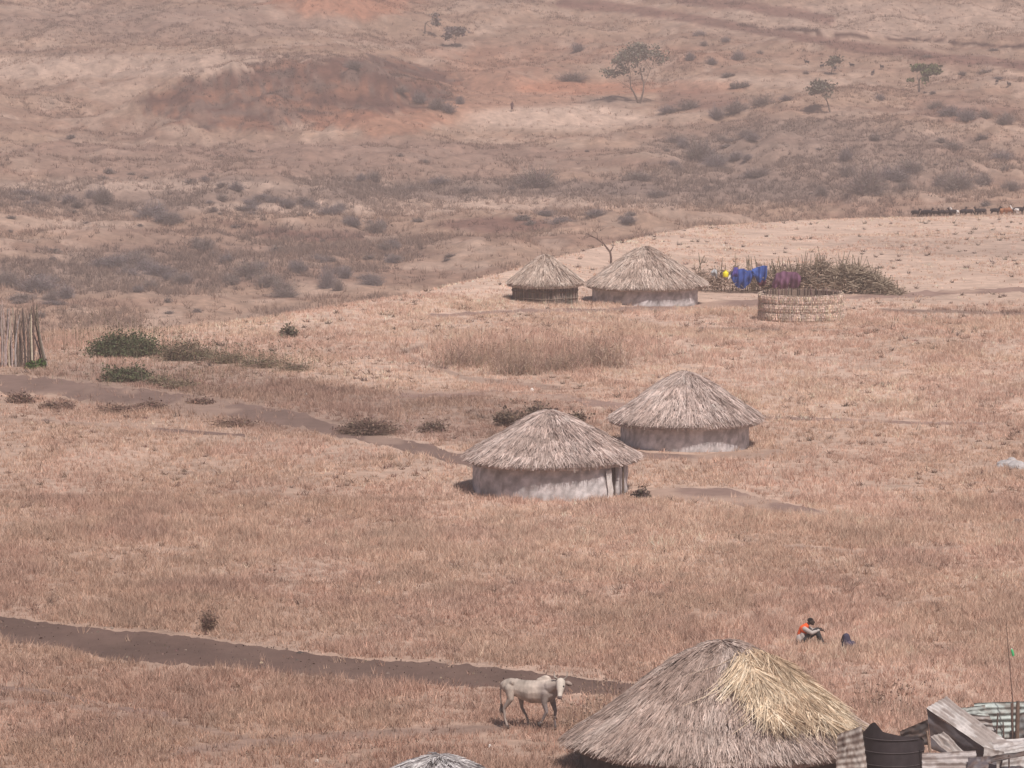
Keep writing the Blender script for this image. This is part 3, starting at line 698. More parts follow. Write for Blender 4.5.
# ------------------------------------------------------------------ brush fence with washing
bf = hit(800, 294); bf0 = Vector((bf.x, bf.y + 1.3, bf.z))
root = empty('brush_fence', bf0, 'heaped thorn brush fence with upright stalks behind the reed enclosure', 'fence')
s = F / bf0.y
def hprof(xp): return np.interp(xp, [693, 700, 712, 722, 745, 762, 780, 800, 825, 850, 866, 880, 893, 902], [.5, 1.1, .7, .95, 1.0, .85, 1.0, 1.1, 1.4, 1.5, 1.3, .8, .35, .1]) * (.75 + .5 * vnoise(np.asarray(xp) / 7.0, 0, 4))
n = 7000; xp = rng.uniform(693, 902, n); xp[:4000] = rng.uniform(765, 890, 4000)
hh = hprof(xp); zz = hh * rng.uniform(0, 1, n) ** .7; yy = rng.normal(0, .75, n) * (1.15 - zz / np.maximum(hh, .1) * .6) + .4 * np.sin(xp / 30)
b = np.stack([(xp - 800) / s, yy, zz], 1); gb = height(b[:, 0] + bf0.x, b[:, 1] + bf0.y) - bf0.z; b[:, 2] += gb
dirn = unit(rng.normal(size=(n, 3)) * np.array([1, .8, .45]) + np.array([.1, 0, .25])); e = b + dirn * rng.uniform(.2, .75, (n, 1))
e[:, 2] = np.maximum(e[:, 2], gb + .02)
gr = sstep(770, 860, xp)[:, None]; colb = (np.array([.31, .225, .18]) * (1 - gr * .6) + np.array([.27, .225, .165]) * gr * .6)
mb = MB(); blades(mb, b, e, rng.uniform(.025, .055, n), np.clip(colb * (1 + rng.normal(0, .3, (n, 1))), .03, .6), True, .4)
i = rng.integers(0, n, 3000); flakes(mb, e[i], .09, np.clip(colb[i] * rng.uniform(.6, 1.5, (3000, 1)), .03, .6))
mb.build('thorn_brush', M['shrub'], root)
mb = MB()
for i in range(95):
    xq = random.uniform(748, 885) if i < 80 else random.uniform(700, 760); hq = float(hprof(xq)) + random.uniform(.2, .95); X = (xq - 800) / s; Y = random.uniform(-.5, 1.0)
    g = gz(X + bf0.x, Y + bf0.y) - bf0.z
    tube(mb, [(X, Y, g), (X + rng.normal(0, .08), Y, g + hq * .6), (X + rng.normal(0, .14), Y, g + hq)], [.035, .03, .015], vary((.21, .165, .12), 1, .25)[0], 5)
mb.build('upright_stalks', M['bark'], root)

def cloth(name, label, pxs, Y, col, cat='cloth', group=None, seed=0, bulge=.12):
    """hanging cloth: outline given as columns (x, ytop, ybottom) at distance Y; real size, folds and thickness"""
    xs = np.array([q[0] for q in pxs]); xx = np.linspace(xs[0], xs[-1], 26); c0 = at(xs.mean(), pxs[0][2], Y)
    V = []
    for x in xx:
        a = np.interp(x, xs, [q[1] for q in pxs]) + .8 * float(vnoise(x / 3, 0, seed)); b_ = np.interp(x, xs, [q[2] for q in pxs]) + 1.5 * float(vnoise(x / 2.5, 4, seed))
        for k in range(12):
            t = k / 11; yy_ = a + (b_ - a) * t
            P = at(x, yy_, Y); P.y += -bulge * math.sin(t * PI) * 1.2 + .13 * math.sin(x * 1.1 + seed + t * 2) * (.3 + t) + .2 * (float(vnoise(x / 4, t * 3, seed)) - .5)
            V.append([P.x - c0.x, P.y - c0.y, P.z - c0.z])
    V = np.array(V); f = grid_faces(26, 12); mb = MB(); cc = np.clip(np.asarray(col) * (.8 + .4 * vnoise(V[:, 0] * 5, V[:, 2] * 5, seed))[:, None], 0, 1)
    mb.add(V, f, cc); mb.add(V + np.array([0, .015, 0]), f[:, ::-1], cc)
    return tag(mb.build(name, M['cloth'], smooth=True, loc=c0), label, cat, group)
yb = bf0.y - 1.5
g_ = 'washing spread on the brush fence'
cloth('blue_cloth', 'large bright blue cloth spread over the brush, the widest of the washing', [(731, 272, 277), (736, 269, 286), (742, 268, 288), (748, 270, 285), (754, 270, 276)], yb, (.045, .085, .30), group=g_, seed=1)
cloth('blue_cloth', 'small blue violet cloth at the left end of the washing next to the yellow container', [(731.5, 274, 276), (734, 267, 277), (738, 267, 275)], yb - .15, (.09, .07, .28), group=g_, seed=2)
cloth('blue_cloth', 'blue cloth raised on the brush at the right end of the washing', [(752, 269, 272), (757, 267, 281), (763, 265, 282), (767, 265, 276)], yb - .05, (.05, .10, .33), group=g_, seed=3)
cloth('maroon_cloth', 'dark maroon cloth bunched below the right hand blue cloth', [(757, 281, 283), (761, 279, 286), (766, 279, 284)], yb + .0, (.11, .04, .06), group=g_, seed=4)
cloth('purple_cloth', 'plain purple cloth laid over brush just behind the reed enclosure', [(772, 284, 287), (776, 273, 287), (783, 271, 288), (792, 271.5, 288), (797, 272, 287), (801, 276, 284)], yb + .1, (.16, .075, .125), group=g_, seed=5)
cloth('grey_cloth', 'pale grey rag caught on brush beside the roof of the wide hut', [(711, 271, 273), (714, 268, 276), (717, 270, 278)], yb, (.45, .45, .47), seed=6)
cloth('white_cloth', 'white rag hanging just right of the yellow container', [(728, 277, 280), (730, 274, 281), (732, 278, 281)], yb, (.75, .72, .68), seed=7)
# yellow jerrycan
pc = at(725.6, 277, yb - .1); root = empty('yellow_container', pc, 'yellow plastic water container perched on the brush fence', 'container')
mb = MB(); lathe(mb, [(.02, 0), (.14, 0), (.16, .04), (.165, .2), (.14, .27), (.06, .3), (.05, .34), (.0, .34)], (.80, .68, .02), 16); mb.build('bottle_body', M['plastic'], root, smooth=True)
mb = MB(); lathe(mb, [(.0, .345), (.055, .345), (.055, .385), (0, .385)], (.6, .5, .05), 12); mb.build('cap', M['plastic'], root)
mb = MB(); tube(mb, [(.05, 0, .32), (.12, 0, .36), (.16, 0, .28)], .016, (.8, .68, .02), 6); mb.build('handle', M['plastic'], root)

# ------------------------------------------------------------------ pole fence at the left edge
pf = hit(18, 367); root = empty('pole_fence', pf, 'tall fence of upright weathered poles at the left edge', 'fence')
s = F / pf.y
for i in range(40):
    xq = -24 + i * 1.66 + rng.normal(0, .4); Y = rng.normal(0, .12) + (.15 if i % 2 else 0)
    ytop = np.interp(xq, [-24, 0, 8, 20, 30, 38, 44], [298, 303, 310, 312, 312, 304, 330]) + rng.normal(0, 5)
    hq = (367 - ytop) / s; X = (xq - 18) / s; lean = rng.normal(0, .10) if xq < 30 else rng.normal(.0, .12) - .12
    g = gz(X + pf.x, Y + pf.y) - pf.z; mb = MB(); col = vary((.38, .32, .285), 1, .28)[0] if rng.random() > .3 else vary((.17, .13, .11), 1, .2)[0]
    X0 = X + (.35 if xq > 34 else 0)
    tube(mb, [(X0, Y, g - .1), (X0 * .3 + X * .7 + rng.normal(0, .03), Y, g + hq * .35), (X + lean * .5 + rng.normal(0, .03), Y, g + hq * .7), (X + lean, Y, g + hq)], [.045, .042, .036, .02], col, 6)
    mb.build('fence_pole', M['sticks'], root)
mb = MB(); n = 260; xq = rng.uniform(-24, 40, n); b = np.stack([(xq - 18) / s, rng.normal(.1, .15, n), rng.uniform(0, 2.2, n)], 1)
e = b + np.stack([rng.normal(0, .12, n), rng.normal(0, .1, n), rng.uniform(.3, .9, n)], 1)
blades(mb, b, e, .03, vary((.2, .15, .125), n, .3), True, .4); mb.build('woven_brush', M['shrub'], root)

# ------------------------------------------------------------------ bodies made as one continuous surface
import bmesh
_ico = None
def spheres_mesh(name, balls, voxel, smooth_it=3):
    """union of balls (x,y,z,rx,ry,rz) remeshed into one skin"""
    global _ico
    if _ico is None:
        bm = bmesh.new(); bmesh.ops.create_icosphere(bm, subdivisions=2, radius=1)
        _ico = (np.array([v.co[:] for v in bm.verts]), np.array([[v.index for v in f.verts] for f in bm.faces])); bm.free()
    mb = MB()
    for bl in balls:
        x, y, z, rx, ry, rz = bl; mb.add(_ico[0] * np.array([rx, ry, rz]) + np.array([x, y, z]), _ico[1], (1, 1, 1))
    o = bpy.data.objects.new('tmp', mb.mesh('tmp')); C.objects.link(o)
    md = o.modifiers.new('r', 'REMESH'); md.mode = 'VOXEL'; md.voxel_size = voxel; md.use_smooth_shade = True
    sm = o.modifiers.new('s', 'SMOOTH'); sm.iterations = smooth_it; sm.factor = .5
    dg = bpy.context.evaluated_depsgraph_get(); me = bpy.data.meshes.new_from_object(o.evaluated_get(dg)); me.name = name
    bpy.data.objects.remove(o)
    return me
def chain(pts, rads, n=10):     # tapered limb as balls
    out = []; pts = np.array(pts, float)
    for i in range(len(pts) - 1):
        for k in range(n + (i == len(pts) - 2)):
            t = k / n; p = pts[i] * (1 - t) + pts[i + 1] * t; r = rads[i] * (1 - t) + rads[i + 1] * t; out.append((*p, r, r, r))
    return out
def coloured(me, fn):
    n = len(me.vertices); co = np.empty(n * 3, np.float32); me.vertices.foreach_get('co', co); co = co.reshape(-1, 3)
    c = fn(co); a = me.color_attributes.new('tone', 'FLOAT_COLOR', 'POINT')
    a.data.foreach_set('color', np.concatenate([np.clip(c, 0, 1), np.ones((n, 1))], 1).astype(np.float32).ravel())
    me.polygons.foreach_set('use_smooth', [True] * len(me.polygons)); return me
def obj(name, me, mat, parent=None):
    o = bpy.data.objects.new(name, me); C.objects.link(o); me.materials.clear(); me.materials.append(mat)
    if parent is not None: o.parent = parent
    return o
def const(c): return lambda co: np.tile(np.asarray(c, float), (len(co), 1))

# ---- the cow (x forward, camera side is -y)
def build_cow():
    B = []
    st = [(-.77, 1.04, .09, .10), (-.72, 1.02, .16, .17), (-.60, 1.01, .18, .215), (-.45, .99, .19, .225), (-.25, .945, .215, .255), (-.05, .915, .235, .285), (.15, .93, .225, .285), (.32, .95, .215, .30), (.46, .97, .18, .27), (.56, .98, .13, .20)]
    for i in range(len(st) - 1):
        for k in range(4):
            t = k / 4; x, z, w, h = [a * (1 - t) + b * t for a, b in zip(st[i], st[i + 1])]; B.append((x, 0, z, .12, w, h))
    B += [(-.50, -.15, 1.13, .07, .05, .07), (-.50, .15, 1.13, .07, .05, .07), (-.72, -.07, 1.12, .06, .05, .05), (.34, 0, 1.24, .15, .06, .10), (.28, 0, 1.2, .2, .07, .09)]
    # neck and head, the head turned to the camera
    B += chain([(.46, -.02, 1.06), (.62, -.06, 1.12), (.76, -.10, 1.17)], [.19, .145, .115], 6)
    for k in range(8):      # dewlap
        t = k / 7; B.append((.50 + .22 * t, -.03 - .06 * t, .80 + .20 * t, .07, .03, .13 - .05 * t))
    hd = np.array([.80, -.14, 1.20]); mz = np.array([.86, -.36, .90])
    for k in range(9):
        t = k / 8; p = hd * (1 - t) + mz * t; w = np.interp(t, [0, .3, .7, 1], [.125, .115, .07, .062]); B.append((p[0], p[1], p[2], w, w * .95, w * 1.0))
    B += [(mz[0], mz[1] - .01, mz[2] - .01, .07, .05, .05), (.80, -.15, 1.27, .10, .06, .05)]
    # legs: thigh/gaskin/hock/shank, arm/knee/shank
    B += chain([(-.58, -.12, .98), (-.54, -.15, .74), (-.72, -.15, .49), (-.70, -.15, .26), (-.64, -.15, .10)], [.135, .082, .042, .030, .037], 8)
    B += chain([(-.50, .13, .98), (-.38, .14, .74), (-.36, .14, .50), (-.22, .14, .26), (-.17, .14, .10)], [.135, .082, .042, .030, .037], 8)
    B += chain([(.38, -.12, .92), (.36, -.14, .68), (.42, -.14, .47), (.30, -.14, .26), (.27, -.14, .20)], [.12, .075, .048, .034, .038], 8)
    B += chain([(.40, .12, .92), (.48, .13, .68), (.55, .13, .46), (.53, .13, .24), (.54, .13, .10)], [.12, .075, .048, .034, .040], 8)
    me = spheres_mesh('cow_body', B, .014, 4)
    def col(co):
        n = fbm(co[:, 0] * 5, co[:, 2] * 5 + co[:, 1], 3, 3); rib = np.sin(co[:, 0] * 62 + co[:, 2] * 9) * sstep(-.35, -.2, co[:, 0]) * (1 - sstep(.1, .22, co[:, 0])) * .05; c = np.tile([.46, .385, .335], (len(co), 1)) * (.50 + .85 * n + rib * .9)[:, None]
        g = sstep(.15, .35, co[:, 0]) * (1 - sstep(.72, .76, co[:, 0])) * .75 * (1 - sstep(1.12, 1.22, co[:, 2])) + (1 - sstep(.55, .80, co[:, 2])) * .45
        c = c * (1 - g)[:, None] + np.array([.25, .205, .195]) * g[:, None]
        farleg = ((co[:, 1] > .05) & (co[:, 2] < .75))[:, None]; c = np.where(farleg, c * .75, c)  # legs on the far side darkened, their shade put into the hide colour
        face = (np.abs(co[:, 0] - .83) < .13) & (co[:, 1] < -.08) & (co[:, 2] > .88); c[face] = np.array([.56, .49, .43])
        mzl = (co[:, 1] < -.34) & (co[:, 2] < .93); c[mzl] = [.16, .12, .115]
        return c
    coloured(me, col)
    gp = hit(533, 729.5)
    root = empty('cow', gp, 'thin pale humped cow with short horns walking right beside the dirt road', 'cow', rz=math.radians(-20)); root.scale = (1.05, 1.18, 1.11)
    obj('body', me, M['hide'], root)
    for sx in (-1, 1):
        bx_, by_ = .80 + sx * .08, -.15 + sx * .02
        mb = MB(); tube(mb, [(bx_, by_, 1.29), (bx_ + sx * .07, by_, 1.34), (bx_ + sx * .09, by_ + .0, 1.42), (bx_ + sx * .08, by_, 1.48)], [.032, .026, .018, .006], (.40, .34, .30), 8); mb.build('horn', M['hide'], root, smooth=True)
        # leaf shaped ear
        m2 = MB(); t = np.linspace(0, 1, 8); wv = .055 * np.sin(t * PI) ** .7 + .008
        c_ = np.stack([bx_ + sx * (.02 + .19 * t), by_ + .02 * t, 1.215 - .05 * t], 1); upv = np.array([0, .25, 1.])
        V = np.concatenate([c_ + upv * wv[:, None], c_ - upv * wv[:, None], c_ + np.array([0, .022, 0]) + upv * wv[:, None] * .8, c_ + np.array([0, .022, 0]) - upv * wv[:, None] * .8])
        f = []
        for k in range(7): f += [[k, k + 1, 9 + k, 8 + k], [16 + k, 24 + k, 25 + k, 17 + k], [k, 16 + k, 17 + k, k + 1], [8 + k, 9 + k, 25 + k, 24 + k]]
        m2.add(V, f, (.30, .235, .205)); m2.build('ear', M['hide'], root, smooth=True)
        m3 = MB(); m3.add(_ico[0] * .026 + np.array([.832 + sx * .078, -.235, 1.135]), _ico[1], (.02, .015, .015)); m3.build('eye', M['plastic'], root, smooth=True)
    mb = MB(); tube(mb, [(-.80, 0, 1.12), (-.87, 0, 1.0), (-.87, -.02, .75), (-.84, -.03, .52)], [.03, .022, .016, .02], (.45, .38, .33), 7)
    k = 60; b = np.tile([-.84, -.03, .56], (k, 1)) + rng.normal(0, .012, (k, 3)); blades(mb, b, b + np.stack([rng.normal(0, .03, k), rng.normal(0, .03, k), rng.uniform(-.26, -.12, k)], 1), .016, vary((.12, .09, .08), k, .2), True); mb.build('tail', M['hide'], root, smooth=True)
    for (hx, hy, hz) in ((-.63, -.15, .0), (-.15, .14, .0), (.23, -.14, .12), (.55, .13, .0)):
        mb = MB(); lathe(mb, [(.0, 0), (.055, 0), (.042, .1), (.0, .1)], (.07, .055, .05), 12, c=(hx, hy, hz)); mb.build('hoof', M['hide'], root, smooth=True)
build_cow()

# ---- seated person (x to the right, camera side -y)
def hand(o, d, side, s=1.0):    # palm and five bent fingers as balls; o wrist, d direction
    d = np.array(d, float); d /= np.linalg.norm(d); sd = np.cross(d, [0, 0, 1.0]); sd /= np.linalg.norm(sd); dn = np.cross(sd, d)
    o = np.array(o, float); B = chain([o, o + d * .09 * s], [.024, .034], 5); B += chain([o + d * .05 + sd * .02, o + d * .09 + sd * .028], [.018, .016], 3) + chain([o + d * .05 - sd * .02, o + d * .09 - sd * .028], [.018, .016], 3)
    for k, (off, L) in enumerate(((-.030, .065), (-.010, .078), (.011, .073), (.031, .055))):
        a = o + d * .09 + sd * off; b_ = a + d * L * .5 - dn * .012; c_ = b_ + d * L * .42 - dn * .034
        B += chain([a, b_, c_], [.010, .0095, .008], 5)
    a = o + d * .03 + sd * .03 * side; B += chain([a, a + d * .035 + sd * .028 * side, a + d * .065 + sd * .030 * side - dn * .012], [.013, .011, .009], 5)
    return B
def build_person():
    gp = hit(809, 644.5)
    root = empty('person', gp, 'person in an orange top sitting hunched in the grass with arms resting on knees', 'person', rz=math.radians(-8))
    hips = (-.22, 0, .15); chest = (-.16, 0, .45); neck = (-.04, 0, .60); head = (.05, 0, .68)
    B = chain([hips, (-.22, 0, .3), chest, (-.09, 0, .55)], [.13, .12, .12, .08], 6) + chain([neck, (-.01, 0, .63), head], [.05, .05, .06], 4)
    B += [(-.20, -.10, .14, .12, .10, .11), (-.20, .10, .14, .12, .10, .11), (-.15, -.1, .45, .09, .1, .1), (-.15, .1, .45, .09, .1, .1)]
    B += [(.05, 0, .705, .092, .078, .085), (.07, 0, .675, .085, .068, .09), (.10, 0, .62, .055, .05, .05), (.158, 0, .66, .022, .018, .018), (.14, 0, .69, .03, .05, .015)]   # skull, face, jaw, nose, brow
    B += [(.05, -.08, .675, .018, .012, .026), (.05, .08, .675, .018, .012, .026), (.13, 0, .625, .028, .03, .010)]        # ears, lips
    arms = []
    for s_, kx, kz in ((-1, .42, .46), (1, .36, .47)):
        arms.append([(-.12, s_ * .17, .49), (.10, s_ * .24, .38), (kx - .10, s_ * .12, kz)])
        B += chain(arms[-1], [.055, .042, .028], 9); B += hand(arms[-1][-1], (1, -s_ * .25, -.12), -s_)
    legs = []
    for s_, fx in ((-1, .50), (1, .38)):
        legs.append([(-.16, s_ * .10, .14), (.23, s_ * .13, .42), (fx - .08, s_ * .12, .08)])
        B += chain(legs[-1], [.085, .06, .04], 10); B += chain([(fx - .09, s_ * .12, .045), (fx + .10, s_ * .12, .03)], [.042, .03], 6)
    me = coloured(spheres_mesh('person_body', B, .0075, 1), const((.055, .035, .028))); obj('body', me, M['skin'], root)
    T = chain([(-.22, 0, .17), (-.22, 0, .3), chest, (-.08, 0, .56)], [.135, .137, .140, .085], 6) + [(-.15, -.1, .45, .105, .12, .115), (-.15, .1, .45, .105, .12, .115)]
    obj('shirt', coloured(spheres_mesh('shirt', T, .014, 3), const((.72, .115, .035))), M['cloth'], root)
    T = []
    for a in arms: T += chain([a[0], a[1], tuple(np.array(a[2]) * .85 + np.array(a[1]) * .15)], [.075, .062, .045], 9)
    T += [(-.26, -.08, .18, .12, .13, .15), (-.24, 0, .12, .16, .2, .12), (-.18, -.14, .28, .08, .06, .12)]
    tag(obj('wrap', coloured(spheres_mesh('wrap', T, .014, 3), const((.42, .37, .35))), M['cloth'], root), 'pale grey wrap over arms and hips')
    T = []
    for l in legs: T += chain([l[0], l[1], tuple(np.array(l[2]) * .92 + np.array(l[1]) * .08)], [.105, .082, .062], 10)
    obj('trousers', coloured(spheres_mesh('trousers', T, .014, 3), const((.045, .042, .045))), M['cloth'], root)
    obj('hair', coloured(spheres_mesh('hair', [(.035, 0, .725, .095, .083, .075)], .012, 2), const((.015, .012, .012))), M['cloth'], root)
    for s_, fx in ((-1, .50), (1, .38)):
        obj('shoe', coloured(spheres_mesh('shoe', chain([(fx - .10, s_ * .12, .04), (fx + .11, s_ * .12, .032)], [.052, .038], 6), .012, 2), const((.03, .025, .028))), M['cloth'], root)
build_person()
# dark bag in the grass
gp = hit(847, 650); gp.z += .06; root = empty('backpack', gp, 'small dark navy bag standing in the grass right of the seated person', 'bag', rz=.3); root.scale = (1.25, 1.25, 1.15)
obj('bag_body', coloured(spheres_mesh('bag', chain([(0, 0, .06), (-.02, 0, .30)], [.13, .085], 6) + [(.12, -.03, .09, .09, .08, .10)], .014, 3), const((.055, .05, .085))), M['cloth'], root)
obj('front_pocket', coloured(spheres_mesh('pocket', [(.0, -.12, .12, .08, .045, .08)], .012, 2), const((.08, .07, .12))), M['cloth'], root)
for s_ in (-1, 1):
    mb = MB(); tube(mb, [(s_ * .06, .08, .06), (s_ * .08, .17, .16), (s_ * .06, .1, .32), (0, .02, .36)], .014, (.03, .03, .04), 6); mb.build('strap', M['cloth'], root)

# tiny standing person on the far pale patch
gp = hit(512, 111.5); root = empty('person', gp, 'tiny distant person in dark clothes standing on the pale clearing', 'person')
B = chain([(0, 0, .9), (0, 0, 1.2), (.0, 0, 1.38)], [.14, .16, .12], 4) + chain([(0, 0, 1.42), (.02, 0, 1.5)], [.06, .06], 2) + [(.03, 0, 1.58, .095, .08, .11), (.12, 0, 1.57, .02, .02, .02)]
for s_ in (-1, 1):
    B += chain([(s_ * .09, 0, .9), (s_ * .12, s_ * .1, .5), (s_ * .13, s_ * .16, .08)], [.1, .07, .05], 6) + chain([(s_ * .13, s_ * .16, .05), (s_ * .13 + .12, s_ * .16, .04)], [.045, .035], 3)
    B += chain([(s_ * .19, 0, 1.35), (s_ * .24, .02, 1.08), (s_ * .2 + .1, .0, .88)], [.06, .045, .035], 6)
obj('body', coloured(spheres_mesh('far_person', B, .02, 2), const((.06, .04, .035))), M['skin'], root)
T = chain([(0, 0, .55), (0, 0, .9), (0, 0, 1.2), (0, 0, 1.4)], [.2, .17, .18, .12], 5) + [(s_ * .15, 0, 1.33, .1, .1, .1) for s_ in (-1, 1)]
obj('robe', coloured(spheres_mesh('robe', T, .02, 2), const((.10, .045, .05))), M['cloth'], root)

# ---- goats
def goat_mesh(col, graze, patch=None):
    B = []
    for k in range(9):
        t = k / 8; x = -.36 + .72 * t; B.append((x, 0, .50 + .02 * t, .10, .13 + .03 * math.sin(t * PI), .145 + .03 * math.sin(t * PI)))
    if graze: nk = [(.34, 0, .55), (.50, 0, .40), (.60, 0, .22)]; hd = [(.60, 0, .24), (.68, 0, .10)]
    else: nk = [(.34, 0, .56), (.46, 0, .70), (.52, 0, .80)]; hd = [(.50, 0, .82), (.68, 0, .74)]
    B += chain(nk, [.10, .07, .06], 5) + chain(hd, [.062, .035], 5)
    h = hd[0]
    for s_ in (-1, 1):
        B += chain([(h[0], s_ * .05, h[2] + .02), (h[0] - .02, s_ * .14, h[2] - .02)], [.022, .02], 4)
        B += chain([(-.30, s_ * .09, .50), (-.26, s_ * .10, .34), (-.36, s_ * .10, .22), (-.33, s_ * .10, .03)], [.09, .055, .028, .022], 5)
        B += chain([(.28, s_ * .08, .48), (.28, s_ * .09, .26), (.29, s_ * .09, .03)], [.07, .035, .022], 6)
        B += chain([(h[0] - .02, s_ * .02, h[2] + .05), (h[0] - .10, s_ * .04, h[2] + .13)], [.015, .008], 4)
    B += chain([(-.42, 0, .56), (-.47, 0, .64)], [.03, .018], 3)
    def f(co):
        c = np.tile(col, (len(co), 1)).astype(float)
        if patch is not None: c[fbm(co[:, 0] * 4 + 3, co[:, 2] * 4, 7, 2) > .52] = patch
        return c
    me = coloured(spheres_mesh('goat', B, .028, 2), f); me.materials.append(M['hide']); return me
gm = {'black': goat_mesh((.035, .03, .035), 0), 'blackg': goat_mesh((.04, .032, .036), 1), 'pied': goat_mesh((.05, .04, .045), 0, (.65, .6, .58)), 'brown': goat_mesh((.36, .16, .09), 0), 'brownG': goat_mesh((.33, .15, .09), 1)}
herd = [(918.5, 'black'), (928, 'blackg'), (930.5, 'black'), (940, 'blackg'), (945, 'black'), (951, 'blackg'), (956, 'black'), (959.5, 'pied'), (967, 'black'), (974, 'blackg'), (982, 'black'), (986.5, 'blackg'), (999.5, 'black'), (1009, 'brown'), (1013.5, 'brownG'), (1019, 'pied'), (1023, 'black')]
LB = {'black': 'black goat with its head up in the line along the pale ridge', 'blackg': 'black goat with its head down in the line along the pale ridge', 'pied': 'black and white goat in the line along the pale ridge', 'brown': 'rusty brown goat near the right end of the ridge line', 'brownG': 'rusty brown goat with its head down near the right end of the ridge line'}
def ridge(x):                   # crest of the rim in this direction
    ys_ = np.arange(380, 450, .5); X = (x - 512) / F * ys_; py = project(X, ys_, height(X, ys_))[1]; i = int(np.argmin(py)); return X[i], float(ys_[i])
for x, k in herd:
    X, Y = ridge(x); Y += random.uniform(2.0, 4.0)
    o = bpy.data.objects.new('goat', gm[k]); C.objects.link(o); o.location = (X * Y / max(Y, 1) , Y, gz(X, Y)); sc_ = random.uniform(.86, 1.05); o.scale = (sc_,) * 3
    o.rotation_euler = (0, 0, random.choice([0, PI]) + random.uniform(-1.0, 1.0))
    lab = LB[k]
    if x == 959.5: lab = 'black goat with a white back in the middle of the ridge line'
    if x == 1019: lab = 'black and white goat at the right end of the ridge line beside the brown pair'
    tag(o, lab, 'goat', 'herd of goats on the ridge')
for x, y in ((807, 65), (822, 68), (835, 71), (852, 68), (882, 70), (997, 84), (1009, 86.5), (873, 75)):
    p = hit(x, y); o = bpy.data.objects.new('goat', gm['black']); C.objects.link(o); o.location = p; o.scale = (1.15,) * 3; o.rotation_euler = (0, 0, random.choice([0.8, 1.2, 2.4, -2.2]))
    tag(o, 'tiny dark goat scattered high on the far right slope', 'goat', 'goats on the far slope')

# ------------------------------------------------------------------ scrap corner at the lower right
def corr(name, label, A, B_, C_, D_, waves, amp=.02, along=0, col=(.45, .43, .43), group='scrap metal sheets', parent=None, cat='metal sheet', nu=None, warp=.07, seed=0, thick=.012, jag=0):
    """corrugated sheet spanning four world corners A-B (top) D-C (bottom)"""
    A, B_, C_, D_ = [np.array(q[:]) for q in (A, B_, C_, D_)]
    org = (A + B_ + C_ + D_) / 4; nrm = np.cross(B_ - A, D_ - A); nrm /= np.linalg.norm(nrm)
    nu = nu or max(24, waves * 8); nv = nu
    u, v = np.meshgrid(np.linspace(0, 1, nu), np.linspace(0, 1, nv), indexing='ij')
    uu, vv = u.copy(), v.copy()
    if jag: vv = v * (1 + jag * (fbm(u * 6, u * 0, seed, 3) - .5)); uu = .5 + (u - .5) * (1 + jag * (fbm(v * 6, v * 0 + 3, seed, 3) - .5))
    P = (A[None, None] * ((1 - uu) * (1 - vv))[..., None] + B_ * (uu * (1 - vv))[..., None] + C_ * (uu * vv)[..., None] + D_ * ((1 - uu) * vv)[..., None])
    ph = (v if along == 0 else u) * waves * 2 * PI
    off = amp * np.sin(ph) + warp * (fbm(u * 3, v * 3, seed, 3) - .5) * 2.4
    P = P + nrm * off[..., None]; V = P.reshape(-1, 3) - org
    rust = sstep(.46, .60, fbm(u * 5 + 2, v * 5, seed + 4, 4)).reshape(-1, 1); base = np.asarray(col) * (.8 + .4 * fbm(u * 8, v * 8, seed + 1, 3)).reshape(-1, 1)
    cc = base * (1 - rust * .6) + np.array([.17, .115, .095]) * rust * .6
    mb = MB(); f = grid_faces(nu, nv); mb.add(V, f, cc); mb.add(V - nrm * thick, f[:, ::-1], cc * .9)
    o = mb.build(name, M['zinc'], smooth=True, parent=parent, loc=Vector(org) if parent is None else None)
    if parent is None: tag(o, label, cat, group)
    return o
# dark curved tank shell
tc_ = at(893, 768, 122.5); tc_.z = gz(tc_.x, tc_.y)
s = F / 122.5; top = lambda y: H + ray(893, y)[2] * (122.5 / ray(893, y)[1]) - tc_.z
root = empty('water_tank', tc_, 'dark curved tank shell with a torn open rim beside the near hut', 'tank')
mb = MB(); rT = .76; seg = 64; an = np.linspace(PI * .93, PI * 2.12, seg); rows = 16; V = []
ytops = np.interp((np.cos(an) * rT * s + 893), [860, 868, 872, 880, 900, 915, 925], [735, 721, 718, 727, 731, 733, 741])
for side in (1, .975):
    for k in range(rows):
        t = k / (rows - 1)
        for a, yt in zip(an, ytops):
            V.append([rT * side * math.cos(a) * (1 + .03 * math.sin(t * PI)), rT * side * math.sin(a) * (1 + .03 * math.sin(t * PI)), -.1 + (top(yt) + .1) * t])
V = np.array(V); gf = grid_faces(rows, seg)
mb.add(V[:rows * seg], gf[:, ::-1], (.045, .036, .04)); mb.add(V[rows * seg:], gf, (.035, .028, .03))
mb.build('shell', M['tank'], root, smooth=True)
for yy_ in (735, 748, 761, 774, 787):
    mb = MB(); z = top(yy_); lim = [(rT * 1.035 * math.cos(a), rT * 1.035 * math.sin(a), z) for a, yt in zip(an, ytops) if top(yt) > z + .02]
    if len(lim) > 3: tube(mb, lim, .010, (.085, .07, .072), 6); mb.build('rib', M['tank'], root, smooth=True)
# flattened drum panel left of the tank
corr('flattened_panel', 'wrinkled beige flattened metal panel propped left of the dark tank', at(838, 735, 121.6), at(862, 726, 121.4), at(869, 790, 121.0), at(836, 790, 121.2), 9, .018, 0, (.36, .31, .28), warp=.06, seed=3, jag=.05)
# dark sheet behind the tank
corr('metal_sheet', 'small dark sheet standing behind the dark tank', at(900, 731, 124.2), at(928, 719, 124.0), at(930, 745, 124.0), at(902, 745, 124.2), 3, .01, 0, (.09, .075, .075), seed=5)
